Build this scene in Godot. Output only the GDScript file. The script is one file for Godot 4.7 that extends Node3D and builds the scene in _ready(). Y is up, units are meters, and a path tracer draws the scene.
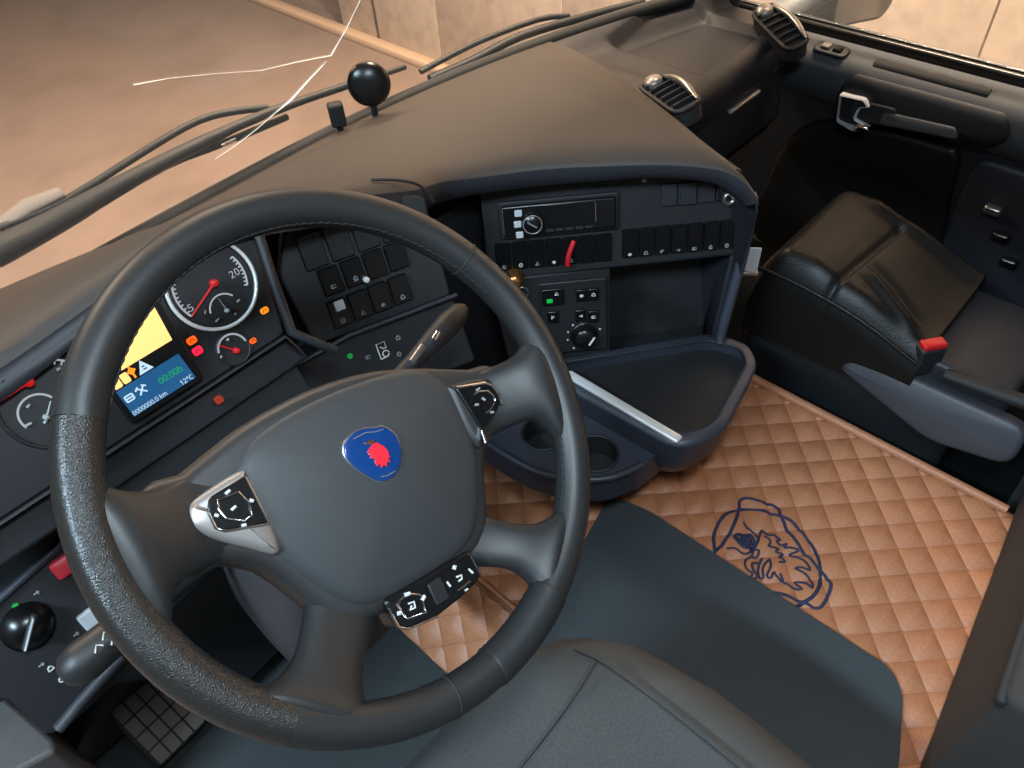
extends Node3D
# Truck cab seen from above the driver's seat. x to the passenger side, y up, -z forward, metres.

var M := {}
var NZ := {}

# ---------------------------------------------------------------- mesh builder
class Mb:
	var st := SurfaceTool.new()
	var g := 0
	func _init():
		st.begin(Mesh.PRIMITIVE_TRIANGLES)
	func v(p: Vector3, grp: int):
		st.set_smooth_group(grp)
		st.add_vertex(p)
	func tri(a: Vector3, b: Vector3, c: Vector3, grp := -1):
		v(a, grp); v(b, grp); v(c, grp)
	func quad(a: Vector3, b: Vector3, c: Vector3, d: Vector3, grp := -1):
		tri(a, b, c, grp); tri(a, c, d, grp)
	# rows of equally many points; hard = indices of rows at which the shading breaks
	func rows(rs: Array, closed := false, cap0 := false, cap1 := false, hard := []):
		g += 1
		for i in rs.size() - 1:
			if i in hard: g += 1
			var a: PackedVector3Array = rs[i]
			var b: PackedVector3Array = rs[i + 1]
			var n := a.size()
			for j in (n if closed else n - 1):
				var k := (j + 1) % n
				if not a[j].is_equal_approx(a[k]):
					tri(a[j], b[k], a[k], g)
				if not b[j].is_equal_approx(b[k]):
					tri(a[j], b[j], b[k], g)
		if cap0: fan(rs[0], true)
		if cap1: fan(rs[-1], false)
	func fan(r: PackedVector3Array, flip: bool, smooth := -1):
		g += 1
		var c := Vector3.ZERO
		for p in r: c += p
		c /= r.size()
		for j in r.size():
			var k := (j + 1) % r.size()
			if flip: tri(c, r[j], r[k], g if smooth < 0 else smooth)
			else: tri(c, r[k], r[j], g if smooth < 0 else smooth)
	static func ccw(poly: PackedVector2Array) -> PackedVector2Array:
		var a := 0.0
		for i in poly.size():
			var q := poly[(i + 1) % poly.size()]
			a += poly[i].x * q.y - q.x * poly[i].y
		if a < 0:
			var r := poly.duplicate()
			r.reverse()
			return r
		return poly
	static func inset(poly: PackedVector2Array, d: float) -> PackedVector2Array:
		var out := PackedVector2Array()
		var n := poly.size()
		for i in n:
			var e0 := (poly[i] - poly[(i + n - 1) % n]).normalized()
			var e1 := (poly[(i + 1) % n] - poly[i]).normalized()
			var n0 := Vector2(-e0.y, e0.x)
			var n1 := Vector2(-e1.y, e1.x)
			var m := (n0 + n1).normalized()
			out.append(poly[i] + m * d / maxf(0.45, m.dot(n0)))
		return out
	static func lift(poly: PackedVector2Array, z: float) -> PackedVector3Array:
		var o := PackedVector3Array()
		for p in poly: o.append(Vector3(p.x, p.y, z))
		return o
	# polygon in xy pushed out from z0 to z1, top edge rounded by bev
	func prism(poly_in: PackedVector2Array, z0: float, z1: float, bev := 0.001, floor_too := true):
		var poly := ccw(poly_in)
		var r := [lift(poly, z0), lift(poly, z1 - bev)]
		var top := poly
		if bev > 0:
			for k in [1, 2]:
				var a: float = k * PI / 4
				top = inset(poly, bev * (1 - cos(a)))
				r.append(lift(top, z1 - bev + bev * sin(a)))
		rows(r, true, false, false, [1])
		g += 1
		var ix := Geometry2D.triangulate_polygon(top)
		for i in range(0, ix.size(), 3):
			tri(Vector3(top[ix[i]].x, top[ix[i]].y, z1), Vector3(top[ix[i + 2]].x, top[ix[i + 2]].y, z1), Vector3(top[ix[i + 1]].x, top[ix[i + 1]].y, z1), g)
		if floor_too:
			var ib := Geometry2D.triangulate_polygon(poly)
			for i in range(0, ib.size(), 3):
				tri(Vector3(poly[ib[i]].x, poly[ib[i]].y, z0), Vector3(poly[ib[i + 1]].x, poly[ib[i + 1]].y, z0), Vector3(poly[ib[i + 2]].x, poly[ib[i + 2]].y, z0), g + 1)
			g += 1
	# cushion: outline rises to z1 over rim, then swells by crown to its middle
	func puff(poly_in: PackedVector2Array, z0: float, z1: float, rim: float, crown: float, steps := 5):
		var poly := ccw(poly_in)
		var c := Vector2.ZERO
		for p in poly: c += p
		c /= poly.size()
		var r := [lift(poly, z0)]
		for k in 4:
			var a: float = k * PI / 6
			r.append(lift(inset(poly, rim * (1 - cos(a))), z1 - rim + rim * sin(a)))
		var base := inset(poly, rim)
		for k in range(1, steps):
			var s: float = 1.0 - float(k) / steps
			var q := PackedVector2Array()
			for p in base: q.append(c + (p - c) * s)
			r.append(lift(q, z1 + crown * (1 - s * s)))
		rows(r, true, false, false, [])
		var last: PackedVector3Array = r[-1]
		var cc := Vector3(c.x, c.y, z1 + crown)
		for j in last.size():
			tri(cc, last[(j + 1) % last.size()], last[j], g)
	func rbox(w: float, h: float, d: float, r := 0.003, at := Vector3.ZERO, seg := 3):
		var p := PackedVector2Array()
		r = minf(r, minf(w, h) * 0.49)
		for q in 4:
			var cx := (w / 2 - r) * (1 if q in [0, 3] else -1)
			var cy := (h / 2 - r) * (1 if q < 2 else -1)
			for k in seg + 1:
				var a := PI / 2 * (q + float(k) / seg)
				p.append(Vector2(cx + r * cos(a), cy + r * sin(a)))
		var b := minf(r, d * 0.45)
		var rs := []
		for e in [[b, -d / 2], [b * 0.3, -d / 2 + b * 0.3], [0.0, -d / 2 + b], [0.0, d / 2 - b], [b * 0.3, d / 2 - b * 0.3], [b, d / 2]]:
			var l := lift(inset(p, e[0] * 0.8), e[1])
			for i in l.size(): l[i] += at
			rs.append(l)
		rows(rs, true, true, true, [])
	func tube(pts: Array, rad, sides := 8, closed := false, caps := true, flat := 1.0, upv := Vector3.ZERO):
		var n := pts.size()
		var rs := []
		var up := Vector3(0.31, 0.9, 0.17) if upv == Vector3.ZERO else upv
		for i in n:
			var t: Vector3
			if closed: t = (pts[(i + 1) % n] - pts[(i + n - 1) % n]).normalized()
			else: t = (pts[mini(i + 1, n - 1)] - pts[maxi(i - 1, 0)]).normalized()
			if absf(t.dot(up)) > 0.98: up = Vector3(t.y, t.z, -t.x).normalized()
			var s := t.cross(up).normalized()
			if upv == Vector3.ZERO: up = s.cross(t).normalized()
			var u2 := s.cross(t).normalized()
			var r: float = rad[i] if rad is Array else rad
			var ring := PackedVector3Array()
			for k in sides:
				var a := TAU * k / sides
				ring.append(pts[i] + s * cos(a) * r + u2 * sin(a) * r * flat)
			rs.append(ring)
		if closed: rs.append(rs[0])
		rows(rs, true, caps and not closed, caps and not closed)
	# profile of (radius, height) turned round the local z axis
	func lathe(prof: Array, seg := 24, at := Vector3.ZERO, hard := []):
		var rs := []
		for p in prof:
			var r := PackedVector3Array()
			for k in seg:
				var a := TAU * k / seg
				r.append(at + Vector3(cos(a) * p[0], sin(a) * p[0], p[1]))
			rs.append(r)
		rows(rs, true, false, false, hard)
	func lines(list: Array, r: float, z := 0.0):
		for l in list:
			var p := []
			for i in range(0, l.size(), 2): p.append(Vector3(l[i], l[i + 1], z))
			tube(p, r, 5)
	func done() -> ArrayMesh:
		st.generate_normals()
		return st.commit()

# ---------------------------------------------------------------- small geometry
func P2(a: Array, k := 0.001) -> PackedVector2Array:
	var o := PackedVector2Array()
	for i in range(0, a.size(), 2): o.append(Vector2(a[i], a[i + 1]) * k)
	return o
func smooth2(p: PackedVector2Array, sub := 4) -> PackedVector2Array:
	var o := PackedVector2Array()
	var n := p.size()
	for i in n:
		for k in sub:
			o.append(p[i].cubic_interpolate(p[(i + 1) % n], p[(i + n - 1) % n], p[(i + 2) % n], float(k) / sub))
	return o
func round2(p_in: PackedVector2Array, r: float, seg := 4) -> PackedVector2Array:
	var p := Mb.ccw(p_in)
	var o := PackedVector2Array()
	var n := p.size()
	for i in n:
		var a := p[(i + n - 1) % n]
		var b := p[i]
		var c := p[(i + 1) % n]
		var d := minf(r, minf(a.distance_to(b), b.distance_to(c)) * 0.45)
		var s := b + (a - b).normalized() * d
		var e := b + (c - b).normalized() * d
		for k in seg + 1:
			var t := float(k) / seg
			o.append(s.lerp(b, t).lerp(b.lerp(e, t), t))
	return o
func rrect(w: float, h: float, r: float, at := Vector2.ZERO) -> PackedVector2Array:
	var p := PackedVector2Array([Vector2(-w, -h) / 2 + at, Vector2(w, -h) / 2 + at, Vector2(w, h) / 2 + at, Vector2(-w, h) / 2 + at])
	return round2(p, r, 3)
func arc(c: Vector2, r: float, a0: float, a1: float, n := 16, z := 0.0) -> Array:
	var o := []
	for k in n + 1:
		var a := deg_to_rad(lerpf(a0, a1, float(k) / n))
		o.append(Vector3(c.x + r * cos(a), c.y + r * sin(a), z))
	return o
func circle2(c: Vector2, r: float, n := 24) -> PackedVector2Array:
	var o := PackedVector2Array()
	for k in n: o.append(c + Vector2(cos(TAU * k / n), sin(TAU * k / n)) * r)
	return o
func smooth3(p: Array, sub := 4) -> Array:
	var o := []
	for i in p.size() - 1:
		for k in sub:
			o.append(p[i].cubic_interpolate(p[i + 1], p[maxi(i - 1, 0)], p[mini(i + 2, p.size() - 1)], float(k) / sub))
	o.append(p[-1])
	return o
func frame(o: Vector3, yaw: float, tilt: float) -> Transform3D:
	var y := deg_to_rad(yaw)
	var t := deg_to_rad(tilt)
	var n := Vector3(sin(y) * cos(t), sin(t), cos(y) * cos(t))
	var r := Vector3(cos(y), 0, -sin(y))
	return Transform3D(Basis(r, n.cross(r), n), o)
# local xy -> floor plan (x, z), local z -> up
func plan(o := Vector3.ZERO) -> Transform3D:
	return Transform3D(Basis(Vector3(1, 0, 0), Vector3(0, 0, -1), Vector3(0, 1, 0)), o)
func planp(a: Array) -> PackedVector2Array:   # list of x, z in mm -> polygon for plan()
	var o := PackedVector2Array()
	for i in range(0, a.size(), 2): o.append(Vector2(a[i], -a[i + 1]) * 0.001)
	return o

# ---------------------------------------------------------------- nodes
func thing(called: String, label: String, category: String, t := Transform3D.IDENTITY, group := "") -> Node3D:
	var o := Node3D.new()
	o.name = called
	add_child(o, true)
	o.transform = t
	o.set_meta("label", label)
	o.set_meta("category", category)
	if group: o.set_meta("group", group)
	return o
func struct(called: String, label: String, t := Transform3D.IDENTITY) -> Node3D:
	var o := Node3D.new()
	o.name = called
	add_child(o, true)
	o.transform = t
	o.set_meta("kind", "structure")
	o.set_meta("label", label)
	return o
func part(called: String, b, m: Material, parent: Node, t := Transform3D.IDENTITY, label := "") -> MeshInstance3D:
	var o := MeshInstance3D.new()
	o.name = called
	o.mesh = b.done() if b is Mb else b
	o.material_override = m
	o.transform = t
	parent.add_child(o, true)
	if label: o.set_meta("label", label)
	return o
func mv(x: float, y: float, z: float) -> Transform3D:
	return Transform3D(Basis.IDENTITY, Vector3(x, y, z))
func text(called: String, s: String, h: float, m: Material, parent: Node, t: Transform3D):
	var tm := TextMesh.new()
	var f := SystemFont.new()
	f.font_names = PackedStringArray(["Droid Sans"])
	tm.font = f
	tm.text = s
	tm.font_size = 32
	tm.pixel_size = h / 23.0
	tm.depth = 0.0004
	return part(called, tm, m, parent, t)

# ---------------------------------------------------------------- materials
func noise(called: String, type: int, freq: float, oct: int, size := 512, as_normal := false, strength := 4.0, ramp: Array = []) -> NoiseTexture2D:
	var n := FastNoiseLite.new()
	n.noise_type = type
	n.frequency = freq
	n.fractal_octaves = oct
	n.seed = called.hash() % 1000
	if type == FastNoiseLite.TYPE_CELLULAR:
		n.cellular_return_type = FastNoiseLite.RETURN_DISTANCE2_SUB
	var t := NoiseTexture2D.new()
	t.width = size
	t.height = size
	t.seamless = true
	t.seamless_blend_skirt = 0.03
	t.noise = n
	t.as_normal_map = as_normal
	t.bump_strength = strength
	if ramp:
		var gr := Gradient.new()
		var off := PackedFloat32Array()
		var col := PackedColorArray()
		for e in ramp:
			off.append(e[0]); col.append(e[1])
		gr.offsets = off
		gr.colors = col
		t.color_ramp = gr
	NZ[called] = t
	return t
func mat(called: String, c: Color, rough := 0.6, metal := 0.0, bump := "", scale := 8.0, depth := 0.5, tex := "") -> StandardMaterial3D:
	var m := StandardMaterial3D.new()
	m.albedo_color = c
	m.roughness = rough
	m.metallic = metal
	if bump or tex:
		m.uv1_triplanar = true
		m.uv1_scale = Vector3.ONE * scale
	if bump:
		m.normal_enabled = true
		m.normal_texture = NZ[bump]
		m.normal_scale = depth
	if tex:
		m.albedo_texture = NZ[tex]
	M[called] = m
	return m
func glow(called: String, c: Color, e: float) -> StandardMaterial3D:
	var m := mat(called, c * 0.4, 0.5)
	m.emission_enabled = true
	m.emission = c
	m.emission_energy_multiplier = e
	return m

func make_materials():
	noise("grain", FastNoiseLite.TYPE_SIMPLEX, 0.09, 3, 512, true, 5.0)
	noise("hide", FastNoiseLite.TYPE_CELLULAR, 0.05, 2, 512, true, 4.0)
	noise("pile", FastNoiseLite.TYPE_SIMPLEX, 0.25, 3, 512, true, 9.0)
	noise("crackle", FastNoiseLite.TYPE_CELLULAR, 0.03, 3, 512, true, 10.0)
	noise("wear", FastNoiseLite.TYPE_SIMPLEX, 0.06, 3, 512, false, 1.0, [[0.0, Color(0.22, 0.22, 0.22)], [0.5, Color(0.5, 0.5, 0.5)], [1.0, Color(1, 1, 1)]])
	noise("concrete", FastNoiseLite.TYPE_SIMPLEX_SMOOTH, 0.007, 6, 1024, false, 1.0, [[0.0, Color(0.88, 0.87, 0.86)], [0.30, Color(0.95, 0.945, 0.94)], [0.6, Color(1, 1, 1)], [1.0, Color(0.97, 0.965, 0.96)]])
	noise("speckle", FastNoiseLite.TYPE_SIMPLEX, 0.05, 4, 512, false, 1.0, [[0.0, Color(0.78, 0.78, 0.78)], [1.0, Color(1, 1, 1)]])
	noise("fleck", FastNoiseLite.TYPE_SIMPLEX, 0.22, 2, 512, false, 1.0, [[0.0, Color(0.62, 0.62, 0.62)], [0.55, Color(0.78, 0.78, 0.78)], [0.8, Color(0.85, 0.85, 0.85)], [1.0, Color(1, 1, 1)]])
	noise("dust", FastNoiseLite.TYPE_SIMPLEX, 0.02, 5, 512, false, 1.0, [[0.0, Color(0.84, 0.84, 0.85)], [0.5, Color(0.94, 0.94, 0.94)], [1.0, Color(1, 1, 1)]])
	mat("black", Color(0.092, 0.098, 0.112), 0.55, 0, "grain", 30, 0.25)
	mat("black_gloss", Color(0.05, 0.054, 0.06), 0.28)
	mat("gauge_face", Color(0.10, 0.105, 0.115), 0.5)
	mat("pad_top", Color(0.25, 0.215, 0.19), 0.62, 0, "grain", 24, 0.35, "dust")
	mat("fascia", Color(0.12, 0.125, 0.147), 0.5, 0, "grain", 30, 0.25)
	mat("bluegrey", Color(0.20, 0.215, 0.255), 0.42, 0, "grain", 30, 0.2)
	mat("door_grey", Color(0.27, 0.285, 0.30), 0.55, 0, "grain", 20, 0.3, "dust")
	mat("wheel_leather", Color(0.125, 0.13, 0.132), 0.46, 0, "hide", 22, 0.22)
	mat("worn_leather", Color(0.17, 0.163, 0.155), 0.27, 0, "crackle", 34, 0.9, "speckle")
	M.worn_leather.roughness_texture = NZ["wear"]
	M.worn_leather.roughness = 0.55
	mat("hub_pad", Color(0.18, 0.19, 0.198), 0.5, 0, "grain", 30, 0.35)
	mat("hub_dark", Color(0.15, 0.15, 0.153), 0.45, 0, "grain", 30, 0.2)
	mat("tape", Color(0.12, 0.13, 0.135), 0.5)
	mat("silver", Color(0.62, 0.60, 0.585), 0.38, 0.6)
	mat("bright", Color(0.88, 0.88, 0.87), 0.35, 0.35)
	mat("chrome", Color(0.85, 0.85, 0.86), 0.14, 1.0)
	mat("dull_chrome", Color(0.62, 0.61, 0.6), 0.3, 0.9)
	mat("white_print", Color(0.80, 0.81, 0.80), 0.5)
	mat("dim_print", Color(0.55, 0.57, 0.57), 0.5)
	mat("tan_leather", Color(0.725, 0.478, 0.335), 0.52, 0, "hide", 14, 0.25, "dust")
	mat("tan_seam", Color(0.52, 0.33, 0.225), 0.6)
	mat("blue_thread", Color(0.13, 0.165, 0.29), 0.55, 0, "pile", 40, 0.5)
	mat("rug", Color(0.36, 0.395, 0.415), 0.95, 0, "pile", 11, 1.0, "fleck")
	mat("floor_carpet", Color(0.25, 0.275, 0.28), 0.95, 0, "pile", 10, 0.9, "speckle")
	mat("seat_cloth", Color(0.27, 0.28, 0.28), 0.85, 0, "pile", 16, 0.5, "dust")
	mat("seat_side", Color(0.22, 0.23, 0.235), 0.85, 0, "pile", 16, 0.5)
	mat("brown_hide", Color(0.075, 0.069, 0.064), 0.44, 0, "hide", 8, 0.4)
	M.brown_hide.metallic_specular = 0.35
	mat("seat_plastic", Color(0.22, 0.22, 0.24), 0.5, 0, "grain", 20, 0.3)
	mat("kick", Color(0.34, 0.32, 0.31), 0.6, 0, "grain", 20, 0.3, "dust")
	mat("bunk", Color(0.17, 0.16, 0.155), 0.8, 0, "pile", 10, 0.4)
	mat("red_plastic", Color(0.72, 0.10, 0.12), 0.4)
	mat("pink_red", Color(0.85, 0.22, 0.27), 0.4)
	mat("emblem_blue", Color(0.05, 0.21, 0.43), 0.25)
	mat("emblem_red", Color(0.86, 0.16, 0.22), 0.3)
	mat("brass", Color(0.72, 0.50, 0.30), 0.3, 0.9)
	mat("pale_grey", Color(0.70, 0.71, 0.72), 0.5)
	mat("rubber", Color(0.10, 0.11, 0.115), 0.7)
	mat("foot_rubber", Color(0.05, 0.053, 0.056), 0.9)
	M.foot_rubber.metallic_specular = 0.15
	mat("pedal_rubber", Color(0.42, 0.395, 0.375), 0.7, 0, "grain", 20, 0.4)
	mat("wiper_black", Color(0.045, 0.058, 0.058), 0.6)
	mat("wiper_dust", Color(0.42, 0.39, 0.36), 0.7)
	mat("ground", Color(0.55, 0.475, 0.43), 0.9, 0, "", 0.16, 0, "concrete")
	mat("ground_grey", Color(0.51, 0.45, 0.415), 0.9, 0, "", 0.16, 0, "concrete")
	mat("wall_board", Color(0.90, 0.845, 0.775), 0.7, 0, "", 0.5, 0, "dust")
	mat("wall_joint", Color(0.62, 0.53, 0.44), 0.9)
	mat("rail", Color(0.74, 0.64, 0.54), 0.6)
	mat("hall_paint", Color(0.50, 0.47, 0.44), 0.9)
	mat("headliner", Color(0.62, 0.61, 0.60), 0.9)
	mat("crack", Color(0.96, 0.95, 0.93), 0.2)
	glow("screen_yellow", Color(1.0, 0.78, 0.46), 1.5)
	glow("screen_blue", Color(0.10, 0.36, 0.56), 0.8)
	glow("screen_white", Color(0.80, 0.92, 1.0), 0.9)
	glow("screen_green", Color(0.10, 0.75, 0.35), 0.8)
	glow("warn_orange", Color(1.0, 0.36, 0.05), 1.3)
	glow("warn_yellow", Color(1.0, 0.55, 0.08), 1.3)
	glow("warn_pink", Color(1.0, 0.12, 0.28), 1.2)
	glow("warn_dim", Color(0.9, 0.22, 0.04), 0.25)
	glow("dial_light", Color(0.85, 0.88, 0.92), 0.45)
	glow("dial_red", Color(0.90, 0.10, 0.14), 0.55)
	glow("led_green", Color(0.05, 0.8, 0.3), 0.6)
	var gl := mat("glass", Color(0.92, 0.95, 0.95, 0.06), 0.02)
	gl.transparency = BaseMaterial3D.TRANSPARENCY_ALPHA
	var mr := mat("mirror", Color(0.85, 0.84, 0.82), 0.05, 1.0)
	mr.metallic_specular = 0.8

# ================================================================ scene
func _ready():
	# camera
	var cam := Camera3D.new()
	cam.name = "camera"
	add_child(cam)
	cam.transform = Transform3D(Basis(Vector3(0.676, -0.057, 0.734), Vector3(0.563, 0.683, -0.465), Vector3(-0.475, 0.728, 0.494)).orthonormalized(), Vector3(-0.157, 1.283, 0.397))
	cam.fov = 52.43
	cam.near = 0.01
	cam.current = true
	# surroundings: inside a hall, so hardly any sky
	var we := WorldEnvironment.new()
	we.name = "environment"
	var env := Environment.new()
	env.background_mode = Environment.BG_COLOR
	env.background_color = Color(0.05, 0.045, 0.04)
	env.tonemap_mode = Environment.TONE_MAPPER_LINEAR
	env.tonemap_exposure = 1.0
	env.sdfgi_enabled = true
	env.ssao_enabled = true
	env.ssil_enabled = true
	we.environment = env
	add_child(we)
	make_materials()
	# lamps of the hall and of the cab
	hall_lamp(Vector3(2.2, 3.45, -3.6), 0.0, Color(1.0, 0.89, 0.77), 18.0, "warm ceiling lamp hung ahead of the truck near the beige wall")
	hall_lamp(Vector3(-0.4, 3.45, -4.2), 0.0, Color(1.0, 0.89, 0.77), 20.0, "warm ceiling lamp hung straight ahead of the driver")
	hall_lamp(Vector3(1.90, 3.45, -0.4), PI / 2, Color(1.0, 0.89, 0.77), 66.0, "warm ceiling lamp hung between the truck and the beige wall")
	hall_lamp(Vector3(-2.6, 3.45, 0.0), PI / 2, Color(0.80, 0.92, 1.0), 28.0, "cool white ceiling lamp hung beside the driver's door")
	cab_lamp()
	hall()
	cab_shell()
	passenger_door()
	windscreen()
	dashboard()
	cluster()
	mid_switches()
	console_panel()
	radio()
	climate()
	tray()
	column()
	steering_wheel()
	light_panel()
	floor_things()
	seats()
	outside_things()
	small_things()

func hall_lamp(at: Vector3, turn: float, c: Color, e: float, label: String):
	var t := thing("ceiling_lamp", label, "lamp", Transform3D(Basis(Vector3.UP, turn), at), "hall ceiling lamps")
	var b := Mb.new()
	b.rbox(1.5, 0.08, 0.34, 0.02, Vector3(0, 0.05, 0))
	part("housing", b, M.hall_paint, t)
	var d := Mb.new()
	d.rbox(1.4, 0.02, 0.26, 0.008, Vector3(0, 0.0, 0))
	var gm := glow("hall_glow_%d" % get_child_count(), c, 4.0)
	part("diffuser", d, gm, t)
	var l := AreaLight3D.new()
	l.name = "lamp_light"
	l.area_size = Vector2(1.4, 0.26)
	l.light_color = c
	l.light_energy = e
	l.shadow_enabled = true
	l.set("area_range", 30.0)
	l.rotation.x = -PI / 2
	l.position.y = -0.03
	t.add_child(l)
func cab_lamp():
	var t := thing("roof_lamp", "white roof lamp in the cab above the driver's seat", "lamp", Transform3D(Basis.IDENTITY, Vector3(-0.06, 1.70, 0.44)))
	var b := Mb.new()
	b.rbox(0.40, 0.03, 0.24, 0.01, Vector3(0, 0.005, 0))
	part("housing", b, M.black, t)
	var d := Mb.new()
	d.rbox(0.36, 0.012, 0.20, 0.004, Vector3(0, -0.014, 0))
	part("lens", d, glow("cab_glow", Color(0.90, 0.96, 1.0), 3.0), t)
	var l := AreaLight3D.new()
	l.name = "lamp_light"
	l.area_size = Vector2(0.36, 0.20)
	l.light_color = Color(0.88, 0.95, 1.0)
	l.light_energy = 1.5
	l.shadow_enabled = true
	l.rotation.x = -PI / 2
	l.position.y = -0.025
	t.add_child(l)

# ---------------------------------------------------------------- the hall
func slab(x0, x1, y0, y1, z0, z1) -> Mb:
	var b := Mb.new()
	b.rbox(x1 - x0, y1 - y0, z1 - z0, 0.002, Vector3((x0 + x1) / 2.0, (y0 + y1) / 2.0, (z0 + z1) / 2.0), 1)
	return b
func hall():
	var s := struct("ground", "brown stained concrete floor of the hall outside the truck")
	part("slab", slab(-7.0, 9.0, -1.7, -1.5, -16.0, 8.0), M.ground, s)
	part("grey_slab", slab(2.45, 4.05, -1.52, -1.4992, -9.5, -5.35), M.ground_grey, s)
	s = struct("wall_right", "beige boarded hall wall beyond the passenger window")
	part("backing", slab(3.88, 4.1, -1.5, 3.8, -5.0, 8.0), M.wall_joint, s)
	var bm := slab(-0.02, 0.02, -2.65, 2.65, -0.62, 0.62).done()
	for k in 11:
		var z := -0.5 + 0.625 + 1.25 * (k - 4)
		if z > -5.0 and z < 8.0:
			part("wall_board", bm, M.wall_board, s, mv(3.86, 1.15, z))
	part("end_board", slab(3.84, 4.12, -1.5, 3.8, -5.04, -5.0), M.wall_board, s)
	s = struct("wall_left", "pale hall wall on the driver's side")
	part("face", slab(-7.2, -7.0, -1.5, 3.8, -16.0, 8.0), M.hall_paint, s)
	s = struct("wall_front", "pale far wall of the hall")
	part("face", slab(-7.0, 9.0, -1.5, 3.8, -16.2, -16.0), M.hall_paint, s)
	s = struct("wall_back", "pale hall wall behind the truck")
	part("face", slab(-7.0, 9.0, -1.5, 3.8, 8.0, 8.2), M.hall_paint, s)
	s = struct("wall_side", "pale far side wall of the hall")
	part("face", slab(9.0, 9.2, -1.5, 3.8, -16.0, 8.0), M.hall_paint, s)
	s = struct("ceiling", "pale hall ceiling")
	part("face", slab(-7.2, 9.2, 3.6, 3.8, -16.2, 8.2), M.hall_paint, s)
	var r := thing("floor_rail", "pale low rail along the foot of the beige wall", "rail")
	part("rail_bar", slab(3.74, 3.84, -1.5, -1.44, -9.0, -3.0), M.rail, r)

# ---------------------------------------------------------------- cab shell
func zb(x: float) -> float:
	return -0.735 + (0.14 if x > 0.45 else 0.05) * pow((x - 0.45) / 0.85, 2)
func cab_shell():
	var s := struct("floor", "dark carpeted cab floor around the pedals")
	part("carpet", slab(-0.44, 1.52, -0.06, 0.0, -0.80, 1.25), M.floor_carpet, s)
	s = struct("trim_1", "raised engine tunnel under the quilted mat")
	var b := Mb.new()
	b.prism(PackedVector2Array([Vector2(0.13, 0.0), Vector2(0.92, 0.0), Vector2(0.92, 0.112), Vector2(0.245, 0.112)]), -0.52, 0.70, 0.0)
	part("tunnel", b, M.floor_carpet, s, Transform3D(Basis(Vector3(1, 0, 0), Vector3(0, 1, 0), Vector3(0, 0, 1)), Vector3.ZERO))
	s = struct("ceiling_1", "pale cloth roof lining of the cab")
	part("lining", slab(-0.48, 1.56, 1.74, 1.80, -0.62, 1.3), M.headliner, s)
	s = struct("wall_rear", "pale rear wall of the cab behind the bunk")
	part("lining", slab(-0.48, 1.56, -0.06, 1.74, 1.22, 1.28), M.headliner, s)
	s = struct("trim_2", "dark windscreen pillar on the passenger side")
	b = Mb.new()
	b.tube([Vector3(1.50, 0.50, -0.55), Vector3(1.48, 1.2, -0.45), Vector3(1.44, 1.75, -0.36)], 0.05, 10)
	part("pillar", b, M.black, s)
	s = struct("trim_3", "dark windscreen pillar on the driver's side")
	b = Mb.new()
	b.tube([Vector3(-0.45, 0.50, -0.57), Vector3(-0.44, 1.2, -0.47), Vector3(-0.42, 1.75, -0.38)], 0.05, 10)
	part("pillar", b, M.black, s)
	s = struct("trim_4", "dark rear door post on the passenger side")
	part("post", slab(1.46, 1.54, -0.06, 1.74, 0.78, 1.22), M.black, s)
	s = struct("trim_5", "dark rear door post on the driver's side")
	part("post", slab(-0.50, -0.43, -0.06, 1.74, 0.66, 1.22), M.black, s)
	s = struct("trim_7", "dark header above the passenger window")
	part("header", slab(1.48, 1.56, 1.50, 1.74, -0.45, 1.22), M.black, s)
	s = struct("trim_6", "grey kick panel in the driver's door opening beside the light switches")
	b = Mb.new()
	b.prism(round2(planp([-470, -500, -368, -500, -352, -410, -331, -300, -338, -286, -385, -300, -470, -330]), 0.012), 0.10, 0.30, 0.006)
	part("panel", b, M.kick, s, plan())

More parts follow.
